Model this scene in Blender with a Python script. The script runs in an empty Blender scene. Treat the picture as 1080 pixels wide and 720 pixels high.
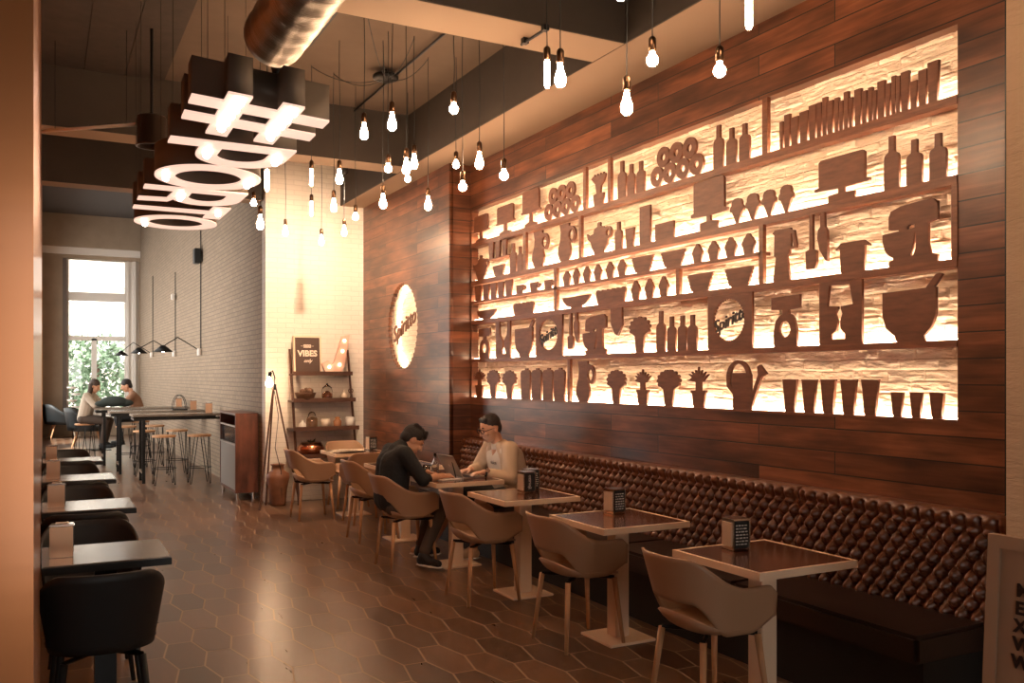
import bpy, bmesh, math, random
from mathutils import Vector, Matrix
random.seed(7)
S = bpy.context.scene
COL = S.collection
PI = math.pi
# ------------------------------------------------------------------ camera constants (1080x720 frame)
F, CX, HY, H = 940.0, 540.0, 396.5, 1.64
SA, CA = 0.4659, 0.8848
VX = 45.0
K = F / CA
def on_x(x, y, X):
    "pixel -> (Y, Z) on the plane at room X"
    Zc = K * X / (x - VX)
    return (Zc - SA * X) / CA, H + (HY - y) * Zc / F
def on_z(x, y, Z):
    "pixel -> (X, Y) on the plane at height Z"
    Zc = F * (H - Z) / (y - HY)
    X = (x - VX) * Zc / K
    return X, (Zc - SA * X) / CA
def at_depth(x, y, Zc):
    X = (x - VX) * Zc / K
    return X, (Zc - SA * X) / CA, H + (HY - y) * Zc / F
def on_y(x, y, Y):
    k = (x - VX)
    X = k * CA * Y / (K - k * SA)
    Zc = SA * X + CA * Y
    return X, H + (HY - y) * Zc / F
# ------------------------------------------------------------------ materials
MATS = {}
def nd(nt, t, **kw):
    n = nt.nodes.new(t)
    for k, v in kw.items():
        if k.startswith('i_'):
            n.inputs[k[2:].replace('_', ' ')].default_value = v
        else:
            setattr(n, k, v)
    return n
def mat(name, col=(.5, .5, .5), rough=.5, metal=0, emit=None, es=0, spec=.5, bump=0, bscale=40, var=0, vscale=8, stretch=None, coat=0, alpha=1, trans=0):
    if name in MATS: return MATS[name]
    m = bpy.data.materials.new(name); m.use_nodes = True
    nt = m.node_tree; b = nt.nodes['Principled BSDF']
    b.inputs['Base Color'].default_value = (*col, 1)
    b.inputs['Roughness'].default_value = rough
    b.inputs['Metallic'].default_value = metal
    b.inputs['Specular IOR Level'].default_value = spec
    b.inputs['Coat Weight'].default_value = coat
    b.inputs['Coat Roughness'].default_value = .15
    b.inputs['Transmission Weight'].default_value = trans
    b.inputs['Alpha'].default_value = alpha
    if emit:
        b.inputs['Emission Color'].default_value = (*emit, 1)
        b.inputs['Emission Strength'].default_value = es
    if bump or var:
        tc = nd(nt, 'ShaderNodeTexCoord'); mp = nd(nt, 'ShaderNodeMapping')
        nt.links.new(tc.outputs['Object'], mp.inputs['Vector'])
        if stretch: mp.inputs['Scale'].default_value = stretch
        if var:
            n = nd(nt, 'ShaderNodeTexNoise', i_Scale=vscale, i_Detail=6.0, i_Roughness=.6)
            nt.links.new(mp.outputs[0], n.inputs['Vector'])
            r = nd(nt, 'ShaderNodeMapRange'); r.inputs['From Min'].default_value = .3; r.inputs['From Max'].default_value = .7
            r.inputs['To Min'].default_value = 1 - var; r.inputs['To Max'].default_value = 1 + var
            nt.links.new(n.outputs['Fac'], r.inputs['Value'])
            mx = nd(nt, 'ShaderNodeMix', data_type='RGBA', blend_type='MULTIPLY'); mx.inputs['Factor'].default_value = 1
            mx.inputs[6].default_value = (*col, 1)
            nt.links.new(r.outputs[0], mx.inputs[7]); nt.links.new(mx.outputs[2], b.inputs['Base Color'])
        if bump:
            n2 = nd(nt, 'ShaderNodeTexNoise', i_Scale=float(bscale), i_Detail=4.0)
            nt.links.new(mp.outputs[0], n2.inputs['Vector'])
            bp = nd(nt, 'ShaderNodeBump', i_Strength=bump, i_Distance=.01)
            nt.links.new(n2.outputs['Fac'], bp.inputs['Height']); nt.links.new(bp.outputs[0], b.inputs['Normal'])
    MATS[name] = m
    return m
def wallcoord(nt):
    "horizontal run (X+Y) and height as a 2D vector"
    tc = nd(nt, 'ShaderNodeTexCoord'); sp = nd(nt, 'ShaderNodeSeparateXYZ')
    nt.links.new(tc.outputs['Object'], sp.inputs[0])
    ad = nd(nt, 'ShaderNodeMath', operation='ADD')
    nt.links.new(sp.outputs[0], ad.inputs[0]); nt.links.new(sp.outputs[1], ad.inputs[1])
    cb = nd(nt, 'ShaderNodeCombineXYZ')
    nt.links.new(ad.outputs[0], cb.inputs[0]); nt.links.new(sp.outputs[2], cb.inputs[1])
    return cb.outputs[0]
def plank_mat(name, c1, c2, dark, rough=.38, row=.133, width=1.7, coat=.2):
    m = bpy.data.materials.new(name); m.use_nodes = True; nt = m.node_tree; L = nt.links.new
    b = nt.nodes['Principled BSDF']; v = wallcoord(nt)
    br = nd(nt, 'ShaderNodeTexBrick'); br.offset = .37; br.offset_frequency = 2; br.squash = 1
    br.inputs['Color1'].default_value = (0, 0, 0, 1); br.inputs['Color2'].default_value = (1, 1, 1, 1); br.inputs['Mortar'].default_value = (.5, .5, .5, 1)
    br.inputs['Scale'].default_value = 1; br.inputs['Mortar Size'].default_value = .0036; br.inputs['Mortar Smooth'].default_value = .1
    br.inputs['Brick Width'].default_value = width; br.inputs['Row Height'].default_value = row
    L(v, br.inputs['Vector'])
    mp = nd(nt, 'ShaderNodeMapping'); mp.inputs['Scale'].default_value = (1.1, 16, 1)
    L(v, mp.inputs['Vector'])
    off = nd(nt, 'ShaderNodeVectorMath', operation='MULTIPLY_ADD'); off.inputs[1].default_value = (7.3, 7.3, 7.3)
    L(br.outputs['Color'], off.inputs[0]); L(mp.outputs[0], off.inputs[2])
    n = nd(nt, 'ShaderNodeTexNoise', i_Scale=1.5, i_Detail=8.0, i_Roughness=.6, i_Distortion=.6)
    L(off.outputs[0], n.inputs['Vector'])
    cr = nd(nt, 'ShaderNodeValToRGB'); e = cr.color_ramp.elements
    e[0].position = .3; e[0].color = (*dark, 1); e[1].position = .72; e[1].color = (*c2, 1)
    x = cr.color_ramp.elements.new(.5); x.color = (*c1, 1)
    L(n.outputs['Fac'], cr.inputs[0])
    big = nd(nt, 'ShaderNodeTexNoise', i_Scale=2.2, i_Detail=3.0)
    mp2 = nd(nt, 'ShaderNodeMapping'); mp2.inputs['Scale'].default_value = (.8, 3, 1); L(v, mp2.inputs['Vector'])
    ad2 = nd(nt, 'ShaderNodeVectorMath', operation='MULTIPLY_ADD'); ad2.inputs[1].default_value = (3.1, 5.3, 1)
    L(br.outputs['Color'], ad2.inputs[0]); L(mp2.outputs[0], ad2.inputs[2]); L(ad2.outputs[0], big.inputs['Vector'])
    r = nd(nt, 'ShaderNodeMapRange'); r.inputs['From Min'].default_value = .35; r.inputs['From Max'].default_value = .65; r.inputs['To Min'].default_value = .45; r.inputs['To Max'].default_value = 1.35
    L(big.outputs['Fac'], r.inputs['Value'])
    mx = nd(nt, 'ShaderNodeMix', data_type='RGBA', blend_type='MULTIPLY'); mx.inputs['Factor'].default_value = 1
    L(cr.outputs[0], mx.inputs[6]); L(r.outputs[0], mx.inputs[7])
    pr = nd(nt, 'ShaderNodeMapRange'); pr.inputs['To Min'].default_value = .65; pr.inputs['To Max'].default_value = 1.2
    L(br.outputs['Color'], pr.inputs['Value'])
    mx2 = nd(nt, 'ShaderNodeMix', data_type='RGBA', blend_type='MULTIPLY'); mx2.inputs['Factor'].default_value = 1
    L(mx.outputs[2], mx2.inputs[6]); L(pr.outputs[0], mx2.inputs[7])
    mx3 = nd(nt, 'ShaderNodeMix', data_type='RGBA'); mx3.inputs[7].default_value = (.01, .006, .004, 1)
    L(br.outputs['Fac'], mx3.inputs['Factor']); L(mx2.outputs[2], mx3.inputs[6])
    L(mx3.outputs[2], b.inputs['Base Color'])
    b.inputs['Roughness'].default_value = rough; b.inputs['Coat Weight'].default_value = coat; b.inputs['Coat Roughness'].default_value = .22
    sub = nd(nt, 'ShaderNodeMath', operation='MULTIPLY_ADD'); sub.inputs[1].default_value = -1.2
    L(br.outputs['Fac'], sub.inputs[0]); L(n.outputs['Fac'], sub.inputs[2])
    bp = nd(nt, 'ShaderNodeBump', i_Strength=.35, i_Distance=.004)
    L(sub.outputs[0], bp.inputs['Height']); L(bp.outputs[0], b.inputs['Normal'])
    return m
def brick_mat(name, c1, c2, mortar, row, width, msize, strength, rough=.8, ns=30, dist=.02, spec=.3):
    m = bpy.data.materials.new(name); m.use_nodes = True; nt = m.node_tree; L = nt.links.new
    b = nt.nodes['Principled BSDF']; v = wallcoord(nt)
    br = nd(nt, 'ShaderNodeTexBrick'); br.offset = .5
    br.inputs['Color1'].default_value = (*c1, 1); br.inputs['Color2'].default_value = (*c2, 1); br.inputs['Mortar'].default_value = (*mortar, 1)
    br.inputs['Scale'].default_value = 1; br.inputs['Mortar Size'].default_value = msize; br.inputs['Mortar Smooth'].default_value = .3
    br.inputs['Brick Width'].default_value = width; br.inputs['Row Height'].default_value = row
    wob = nd(nt, 'ShaderNodeTexNoise', i_Scale=6.0, i_Detail=2.0); L(v, wob.inputs['Vector'])
    wa = nd(nt, 'ShaderNodeVectorMath', operation='MULTIPLY_ADD'); wa.inputs[1].default_value = (row * .25,) * 3
    L(wob.outputs['Color'], wa.inputs[0]); L(v, wa.inputs[2]); L(wa.outputs[0], br.inputs['Vector'])
    L(br.outputs['Color'], b.inputs['Base Color'])
    b.inputs['Roughness'].default_value = rough; b.inputs['Specular IOR Level'].default_value = spec
    mp = nd(nt, 'ShaderNodeMapping'); mp.inputs['Scale'].default_value = (.6, 1.5, 1); L(v, mp.inputs['Vector'])
    n = nd(nt, 'ShaderNodeTexNoise', i_Scale=float(ns), i_Detail=5.0, i_Roughness=.6); L(mp.outputs[0], n.inputs['Vector'])
    sub = nd(nt, 'ShaderNodeMath', operation='MULTIPLY_ADD'); sub.inputs[1].default_value = -.8
    L(br.outputs['Fac'], sub.inputs[0]); L(n.outputs['Fac'], sub.inputs[2])
    bp = nd(nt, 'ShaderNodeBump', i_Strength=strength, i_Distance=dist)
    L(sub.outputs[0], bp.inputs['Height']); L(bp.outputs[0], b.inputs['Normal'])
    return m
def floor_mat():
    m = bpy.data.materials.new('hex_tile'); m.use_nodes = True; nt = m.node_tree; L = nt.links.new
    b = nt.nodes['Principled BSDF']
    g = nd(nt, 'ShaderNodeNewGeometry'); cr = nd(nt, 'ShaderNodeValToRGB'); e = cr.color_ramp.elements
    e[0].color = (.088, .043, .022, 1); e[1].color = (.175, .086, .043, 1); L(g.outputs['Random Per Island'], cr.inputs[0])
    tc = nd(nt, 'ShaderNodeTexCoord'); mp = nd(nt, 'ShaderNodeMapping'); mp.inputs['Scale'].default_value = (18, 2.5, 1)
    L(tc.outputs['Object'], mp.inputs['Vector'])
    ad = nd(nt, 'ShaderNodeVectorMath', operation='MULTIPLY_ADD'); ad.inputs[1].default_value = (60, 60, 60)
    L(g.outputs['Random Per Island'], ad.inputs[0]); L(mp.outputs[0], ad.inputs[2])
    n = nd(nt, 'ShaderNodeTexNoise', i_Scale=1.0, i_Detail=7.0, i_Roughness=.6); L(ad.outputs[0], n.inputs['Vector'])
    r = nd(nt, 'ShaderNodeMapRange'); r.inputs['From Min'].default_value = .3; r.inputs['From Max'].default_value = .7; r.inputs['To Min'].default_value = .85; r.inputs['To Max'].default_value = 1.15
    L(n.outputs['Fac'], r.inputs['Value'])
    mx = nd(nt, 'ShaderNodeMix', data_type='RGBA', blend_type='MULTIPLY'); mx.inputs['Factor'].default_value = 1
    L(cr.outputs[0], mx.inputs[6]); L(r.outputs[0], mx.inputs[7]); L(mx.outputs[2], b.inputs['Base Color'])
    r2 = nd(nt, 'ShaderNodeMapRange'); r2.inputs['To Min'].default_value = .25; r2.inputs['To Max'].default_value = .33
    L(n.outputs['Fac'], r2.inputs['Value']); L(r2.outputs[0], b.inputs['Roughness'])
    b.inputs['Specular IOR Level'].default_value = .9
    return m
PLANK = plank_mat('reclaimed_planks', (.155, .052, .022), (.22, .080, .036), (.10, .033, .015))
CUT = mat('cutout_wood', (.16, .055, .025), .5, var=.3, vscale=6, stretch=(1, 1, 5))
SHELFW = mat('shelf_wood', (.19, .065, .028), .45, var=.35, vscale=5, stretch=(1, 1, 9))
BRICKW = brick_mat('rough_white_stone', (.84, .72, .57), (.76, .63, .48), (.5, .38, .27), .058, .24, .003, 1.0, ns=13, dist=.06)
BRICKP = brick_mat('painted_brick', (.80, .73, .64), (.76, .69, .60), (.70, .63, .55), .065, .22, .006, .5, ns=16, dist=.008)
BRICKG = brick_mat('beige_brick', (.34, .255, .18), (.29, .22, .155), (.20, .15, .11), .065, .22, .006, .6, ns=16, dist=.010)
PLASTER = mat('plaster_beige', (.36, .28, .20), .9, var=.12, vscale=2, bump=.15, bscale=8)
CEILM = mat('ceiling_taupe', (.125, .085, .058), .9, var=.08, vscale=3, bump=.06, bscale=60)
CEIL_SHADE = mat('ceiling_shade_tone', (.038, .028, .021), .9, var=.15, vscale=2)  # dark copy of the taupe; shade of recesses and beam sides put into colour
SOFF = mat('soffit_tan', (.33, .225, .15), .85, bump=.06, bscale=60)
WHITEP = mat('white_paint', (.78, .74, .68), .5)
BLACK = mat('black_metal', (.012, .012, .012), .4, metal=.6)
BLACKP = mat('black_plastic', (.011, .014, .015), .55)
CHROME = mat('chrome', (.75, .72, .68), .12, metal=1)
BRUSH = mat('brushed_steel', (.62, .58, .53), .32, metal=1)
LEATHER = mat('chestnut_leather', (.15, .05, .021), .28, bump=.15, bscale=120, var=.25, vscale=5, spec=.6)
LEATHD = mat('dark_leather', (.026, .012, .008), .42, bump=.1, bscale=100)
SHELL = mat('taupe_shell', (.40, .235, .135), .45, bump=.04, bscale=200)
OAK = mat('oak_leg', (.52, .27, .125), .5, var=.2, vscale=12, stretch=(4, 4, .5))
CREAM = mat('cream_lacquer', (.84, .63, .44), .38)
INLAY = mat('brown_inlay', (.10, .032, .014), .14, var=.25, vscale=4, stretch=(1, 6, 1), coat=.5)
TOPD = mat('grey_oak_top', (.16, .12, .09), .22, var=.3, vscale=5, stretch=(1, 7, 1), coat=.4)
BULB = mat('bulb_glass', (1, .8, .5), .2, emit=(1.0, .645, .385), es=42)
LED = mat('led_strip', (1, .9, .8), .3, emit=(1.0, .73, .50), es=15)
SIGNF = mat('sign_diffuser', (.30, .22, .19), .5, emit=(1.0, .62, .48), es=.27)
SIGNB = mat('sign_bulb', (1, .9, .9), .3, emit=(1.0, .74, .60), es=6)
SIGNS = mat('sign_side', (.10, .08, .062), .6)
DUCT = mat('galvanised_duct', (.26, .21, .17), .38, metal=.8, bump=.5, bscale=14, stretch=(.4, 6, .4))
PILLAR = mat('copper_lacquer', (.40, .145, .048), .28, metal=.75, bump=.02, bscale=6, stretch=(.5, .5, 6), coat=.4)
PAPER = mat('paper', (.8, .74, .66), .8)
GLASS = mat('clear_glass', (.9, .9, .88), .05, trans=1, spec=.5)
COPPER = mat('copper', (.62, .26, .13), .25, metal=1)
TERRA = mat('clay_pot', (.24, .10, .05), .5, var=.3, vscale=6)
SKIN = mat('skin', (.62, .33, .20), .5)
HAIR = mat('dark_hair', (.013, .009, .008), .55, bump=.6, bscale=90)
# ------------------------------------------------------------------ object helpers
def setp(o, label=None, cat=None, group=None, kind=None):
    if label: o['label'] = label
    if cat: o['category'] = cat
    if group: o['group'] = group
    if kind: o['kind'] = kind
    return o
def link(name, me, m=None, parent=None, smooth=False, loc=None):
    o = bpy.data.objects.new(name, me); COL.objects.link(o)
    if m and not me.materials: me.materials.append(m)
    if parent: o.parent = parent
    if loc: o.location = loc
    if smooth:
        for p in me.polygons: p.use_smooth = True
    return o
def obj(name, bm, m, parent=None, smooth=False, loc=None):
    me = bpy.data.meshes.new(name); bmesh.ops.recalc_face_normals(bm, faces=bm.faces[:]); bm.to_mesh(me); bm.free()
    return link(name, me, m, parent, smooth, loc)
def thing(name, label, cat, loc=(0, 0, 0), rz=0, group=None):
    o = bpy.data.objects.new(name, None); COL.objects.link(o); o.location = loc; o.rotation_euler = (0, 0, rz)
    o.empty_display_size = .1
    return setp(o, label, cat, group)
def dup(root, loc=None, rz=None, label=None, group=None):
    def cp(o, par):
        c = o.copy(); COL.objects.link(c)
        if par: c.parent = par
        for ch in list(o.children): cp(ch, c)
        return c
    r = cp(root, None)
    if loc is not None: r.location = loc
    if rz is not None: r.rotation_euler = (0, 0, rz)
    if label: r['label'] = label
    if group: r['group'] = group
    return r
def NB(): return bmesh.new()
def box(bm, x0, x1, y0, y1, z0, z1, bev=0):
    r = bmesh.ops.create_cube(bm, size=1)
    vs = r['verts']
    for v in vs:
        v.co = Vector(((x0 + x1) / 2 + v.co.x * (x1 - x0), (y0 + y1) / 2 + v.co.y * (y1 - y0), (z0 + z1) / 2 + v.co.z * (z1 - z0)))
    if bev:
        es = list({e for v in vs for e in v.link_edges})
        bmesh.ops.bevel(bm, geom=es, offset=bev, segments=2, affect='EDGES')
    return bm
def B(x0, x1, y0, y1, z0, z1, bev=0): return box(NB(), x0, x1, y0, y1, z0, z1, bev)
def tube(bm, p0, p1, r0, r1=None, n=12, cap=True):
    p0, p1 = Vector(p0), Vector(p1); r1 = r0 if r1 is None else r1
    d = p1 - p0; q = d.to_track_quat('Z', 'Y').to_matrix()
    a = [bm.verts.new(p0 + q @ Vector((r0 * math.cos(2 * PI * i / n), r0 * math.sin(2 * PI * i / n), 0))) for i in range(n)]
    b = [bm.verts.new(p1 + q @ Vector((r1 * math.cos(2 * PI * i / n), r1 * math.sin(2 * PI * i / n), 0))) for i in range(n)]
    for i in range(n): bm.faces.new((a[i], a[(i + 1) % n], b[(i + 1) % n], b[i]))
    if cap: bm.faces.new(a[::-1]); bm.faces.new(b)
    return bm
def path(bm, pts, r, n=6):
    pts = [Vector(p) for p in pts]; rings = []
    for i, p in enumerate(pts):
        d = (pts[min(i + 1, len(pts) - 1)] - pts[max(i - 1, 0)]).normalized()
        q = d.to_track_quat('Z', 'Y').to_matrix()
        rings.append([bm.verts.new(p + q @ Vector((r * math.cos(2 * PI * k / n), r * math.sin(2 * PI * k / n), 0))) for k in range(n)])
    for a, b in zip(rings, rings[1:]):
        # match closest start to limit twist
        o = min(range(n), key=lambda s: (a[0].co - b[s].co).length)
        for k in range(n): bm.faces.new((a[k], a[(k + 1) % n], b[(k + 1 + o) % n], b[(k + o) % n]))
    bm.faces.new(rings[0][::-1]); bm.faces.new(rings[-1])
    return bm
def lathe(bm, prof, n=24, c=(0, 0, 0)):
    rings = []
    for r, z in prof:
        if r < 1e-5: rings.append([bm.verts.new((c[0], c[1], c[2] + z))])
        else: rings.append([bm.verts.new((c[0] + r * math.cos(2 * PI * k / n), c[1] + r * math.sin(2 * PI * k / n), c[2] + z)) for k in range(n)])
    for a, b in zip(rings, rings[1:]):
        if len(a) == 1 and len(b) == 1: continue
        for k in range(n):
            if len(a) == 1: bm.faces.new((a[0], b[(k + 1) % n], b[k]))
            elif len(b) == 1: bm.faces.new((a[k], a[(k + 1) % n], b[0]))
            else: bm.faces.new((a[k], a[(k + 1) % n], b[(k + 1) % n], b[k]))
    return bm
def ball(bm, c, r, sc=(1, 1, 1), u=16, v=10):
    res = bmesh.ops.create_uvsphere(bm, u_segments=u, v_segments=v, radius=1)
    for w in res['verts']: w.co = Vector((c[0] + w.co.x * r * sc[0], c[1] + w.co.y * r * sc[1], c[2] + w.co.z * r * sc[2]))
    return bm
def eval_mesh(o):
    dg = bpy.context.evaluated_depsgraph_get(); dg.update()
    me = bpy.data.meshes.new_from_object(o.evaluated_get(dg)); return me
def bake(o):
    "freeze modifiers into the mesh"
    bpy.context.view_layer.update()
    me = eval_mesh(o); o.modifiers.clear()
    mats = list(o.data.materials); o.data = me
    if mats and not me.materials:
        for m in mats: me.materials.append(m)
    return o
def loops_mesh(loops, th, f):
    "flat outline with holes -> solid mesh; f maps (u, v, w) with w in +-th/2"
    cu = bpy.data.curves.new('tmp', 'CURVE'); cu.dimensions = '2D'; cu.fill_mode = 'BOTH'; cu.extrude = th / 2
    for lp in loops:
        s = cu.splines.new('POLY'); s.points.add(len(lp) - 1)
        for i, (x, y) in enumerate(lp): s.points[i].co = (x, y, 0, 1)
        s.use_cyclic_u = True
    o = bpy.data.objects.new('tmp', cu); COL.objects.link(o)
    bpy.context.view_layer.update()
    me = eval_mesh(o)
    bpy.data.objects.remove(o); bpy.data.curves.remove(cu)
    for v in me.vertices: v.co = f(*v.co)
    bm = bmesh.new(); bm.from_mesh(me); bmesh.ops.remove_doubles(bm, verts=bm.verts[:], dist=1e-5)
    bmesh.ops.recalc_face_normals(bm, faces=bm.faces[:]); bm.to_mesh(me); bm.free()
    return me
def text_mesh(txt, size, ext, f, shear=0, offset=0, align='CENTER'):
    cu = bpy.data.curves.new('tmp', 'FONT'); cu.body = txt; cu.size = size; cu.extrude = ext; cu.shear = shear; cu.offset = offset
    cu.align_x = align; cu.align_y = 'CENTER'; cu.resolution_u = 3
    o = bpy.data.objects.new('tmp', cu); COL.objects.link(o); bpy.context.view_layer.update()
    me = eval_mesh(o); bpy.data.objects.remove(o); bpy.data.curves.remove(cu)
    for v in me.vertices: v.co = f(*v.co)
    return me
def ss(a, b, x):
    t = max(0, min(1, (x - a) / (b - a))); return t * t * (3 - 2 * t)
def st(name, bm, m, smooth=False): return setp(obj(name, bm, m, None, smooth), kind='structure')
# ================================================================== SETTING
XW = 4.12; XR = 4.197; XS = 3.87; YC = 8.80; YB = 11.70; YF = 27.0
N0, N1 = 2.957, 8.765          # niche run along Y
ZN = [1.414, 1.808, 2.2175, 2.642, 3.049, 3.431]   # shelf centre heights
ZTOP = 3.93; ZREC = 4.5; XSOF = 3.56
# floor: elongated hexagon tiles over a grout bed
bm = NB()
hw, he, hl = .120, .0695, .26
gx = .0048
def hexv(cx, cy, g): return [(cx - he + g, cy + hl - g), (cx + he - g, cy + hl - g), (cx + hw - g, cy), (cx + he - g, cy - hl + g), (cx - he + g, cy - hl + g), (cx - hw + g, cy)]
i0 = -14
for i in range(i0, 17):
    cx = 1.313 + i * .1895
    for j in range(-17, 42):
        cy = 5.80 + j * .52 + (.26 if i % 2 else 0)
        tz = random.uniform(-.0003, .0003); tx = random.uniform(-.0015, .0015); ty = random.uniform(-.001, .001)
        vs = [bm.verts.new((x, y, tz + (x - cx) * tx + (y - cy) * ty)) for x, y in hexv(cx, cy, gx)]
        bm.faces.new(vs[::-1])
fl = obj('floor', bm, floor_mat()); setp(fl, kind='structure')
fl.data.materials.append(mat('grout', (.48, .36, .26), .9))
bm = NB(); bm.from_mesh(fl.data)
f = bm.faces.new([bm.verts.new(c) for c in ((-1.4, -3.2, -.0015), (4.4, -3.2, -.0015), (4.4, 27.2, -.0015), (-1.4, 27.2, -.0015))]); f.material_index = 1
bm.to_mesh(fl.data); bm.free()
# right wall: planks around the niche
bm = NB()
box(bm, XW, 4.42, 2.66, YC, 0, ZN[0]); box(bm, XW, 4.42, 2.66, YC, ZN[5], ZREC)
box(bm, XW, 4.42, 2.66, N0, ZN[0], ZN[5]); box(bm, XW, 4.42, N1, YC, ZN[0], ZN[5])
st('wall_right', bm, PLANK)
from mathutils import noise
def stone_wall(name, x0, y0, y1, z0, z1, deep, rowh=.062, bw=.24, sy=.012, sz=.0058):
    ny = int((y1 - y0) / sy); nz = int((z1 - z0) / sz); vs = []; fs = []
    for j in range(nz + 1):
        z = z0 + (z1 - z0) * j / nz
        for i in range(ny + 1):
            y = y0 + (y1 - y0) * i / ny
            zz = z + .012 * noise.noise((y * 4, z * 3, 1)); rr = math.floor(zz / rowh); fz = zz / rowh - rr
            u = y / bw + (rr * .37) % 1 + .05 * noise.noise((y * 7, z * 7, 5)); cc = math.floor(u); fu = u - cc
            h1 = noise.cell((cc + .5, rr + .5, .5))
            e = min(1, min(fz, 1 - fz) * rowh / .009) ** .6 * min(1, min(fu, 1 - fu) * bw / .008)
            n1 = noise.fractal((y * 14, z * 40, h1 * 9), .9, 2.1, 4)
            hgt = (.42 + .30 * h1) * e + .30 * max(-.8, n1) * (.3 + .7 * e)
            vs.append((x0 - deep * hgt, y, z))
    for j in range(nz):
        for i in range(ny):
            a = j * (ny + 1) + i; fs.append((a, a + ny + 1, a + ny + 2, a + 1))
    me = bpy.data.meshes.new(name); me.from_pydata(vs, [], fs); o = link(name, me, STONE); return setp(o, kind='structure')
STONE = mat('rough_white_stone_face', (.86, .73, .57), .8, var=.10, vscale=9, bump=.3, bscale=60, spec=.3)
stone_wall('wall_niche', XR + .012, N0 - .02, N1 + .02, ZN[0] - .02, ZN[5] + .02, .020)
# projecting sign wall with a round scalloped opening
SIGC = on_x(425, 343.5, XS)
ya, yb = on_x(440.5, 343, XS)[0], on_x(409.3, 343, XS)[0]
SRY = (yb - ya) / 2; SCY = (ya + yb) / 2
_, za = on_x(425, 390.5, XS); _, zb = on_x(425, 297.5, XS); SRZ = (zb - za) / 2; SCZ = (za + zb) / 2
SR = (SRY + SRZ) / 2
NSC = 44
def scallop(cx, cy, rx, ry, n, d):
    pts = []
    for k in range(n):
        for q, rr in ((0, 1 - d), (.25, 1 - d * .25), (.5, 1), (.75, 1 - d * .25)):
            a = 2 * PI * (k + q) / n; pts.append((cx + rx * rr * math.cos(a), cy + ry * rr * math.sin(a)))
    return pts
me = loops_mesh([[(YC, 0), (YB + .2, 0), (YB + .2, ZREC), (YC, ZREC)], scallop(SCY, SCZ, SRY, SRZ, NSC, .05)], .05, lambda u, v, w: Vector((XS + .025 + w, u, v)))
o = link('wall_sign', me, PLANK); setp(o, kind='structure')
st('wall_return', B(XS + .0505, 4.42, YC, YC + .05, 0, ZREC), PLANK)
st('wall_sign_back', B(4.02, 4.07, YC + .055, YB, 0, ZREC), BRICKW)
# far white brick wall, long beige wall, window wall
st('wall_back', B(2.553, 4.42, YB, YB + .2, 0, ZREC), BRICKP)
bm = NB()
pts = [(2.553, YB + .2), (2.42, YF), (2.62, YF), (2.753, YB + .2)]
lo = [bm.verts.new((x, y, 0)) for x, y in pts]; hi = [bm.verts.new((x, y, 6.0)) for x, y in pts]
for k in range(4): bm.faces.new((lo[k], lo[(k + 1) % 4], hi[(k + 1) % 4], hi[k]))
bm.faces.new(lo); bm.faces.new(hi)
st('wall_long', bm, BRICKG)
bm = NB(); box(bm, -1.2, -.011, 1.38, 12.2, 0, 6.0); box(bm, -.5, -.011, 12.2, 13.4, 0, 6.0)
box(bm, -.5, -.011, 13.4, 26.0, 0, .6); box(bm, -.5, -.011, 13.4, 26.0, 4.4, 6.0); box(bm, -.5, -.011, 17.4, 18.0, .6, 4.4); box(bm, -.5, -.011, 22.0, 22.6, .6, 4.4); box(bm, -.5, -.011, 26.0, YF, 0, 6.0)  # side openings added to let daylight onto the brick wall
st('wall_left', bm, PILLAR)
for k_, (a_, b_) in enumerate(((13.4, 17.4), (18.0, 22.0), (22.6, 26.0))):  # unseen window frames, added with the openings that light the long wall
    bm = NB(); box(bm, -.42, -.34, a_, a_ + .08, .6, 4.4); box(bm, -.42, -.34, b_ - .08, b_, .6, 4.4); box(bm, -.42, -.34, a_ + .08, b_ - .08, .6, .68); box(bm, -.42, -.34, a_ + .08, b_ - .08, 4.32, 4.4); box(bm, -.42, -.34, (a_ + b_) / 2 - .04, (a_ + b_) / 2 + .04, .68, 4.32)
    st('window_%d' % (k_ + 2), bm, WHITEP)
wx0, wz1 = on_y(66, 271.5, YF); wx1, wz0 = on_y(146.5, 434, YF)
wz0 = .55
bm = NB()
for a in ((-.02, wx0, 0, 6.0), (wx1, 2.5, 0, 6.0), (wx0, wx1, wz1, 6.0), (wx0, wx1, 0, wz0)):
    box(bm, a[0], a[1], YF, YF + .4, a[2], a[3])
st('wall_window', bm, PLASTER)
lx0, lz0 = on_y(44, 260, YF); _, lz1 = on_y(44, 226, YF)
st('trim_1', B(-.01, 2.415, YF - .25, YF, lz0 + .02, 6.0), PLASTER)
st('trim_2', B(-.01, 2.415, YF - .14, YF, lz0 - .16, lz0 + .018), WHITEP)
# camera side of the room: unseen front wall, its opening added to let in fill daylight
bm = NB()
box(bm, -1.2, 4.42, -3.2, -3.0, 0, .5); box(bm, -1.2, 4.42, -3.2, -3.0, 2.6, ZREC); box(bm, -1.2, -.2, -3.2, -3.0, .5, 2.6); box(bm, 2.0, 4.42, -3.2, -3.0, .5, 2.6)
st('wall_front', bm, CEILM)
st('wall_side', B(-1.25, -1.2, -3.2, 1.38, 0, ZREC), CEILM)
st('wall_pier', B(3.97, 4.42, -3.0, 2.60, 0, ZREC), brick_mat('pier_plaster', (.60, .43, .29), (.55, .39, .26), (.50, .36, .24), .30, 2.5, .002, .7, ns=12, dist=.02))
st('trim_3', B(4.05, 4.42, 2.6, 2.66, 0, ZREC), BLACKP)  # black filler in the gap by the pier, standing in for its shadow
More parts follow.
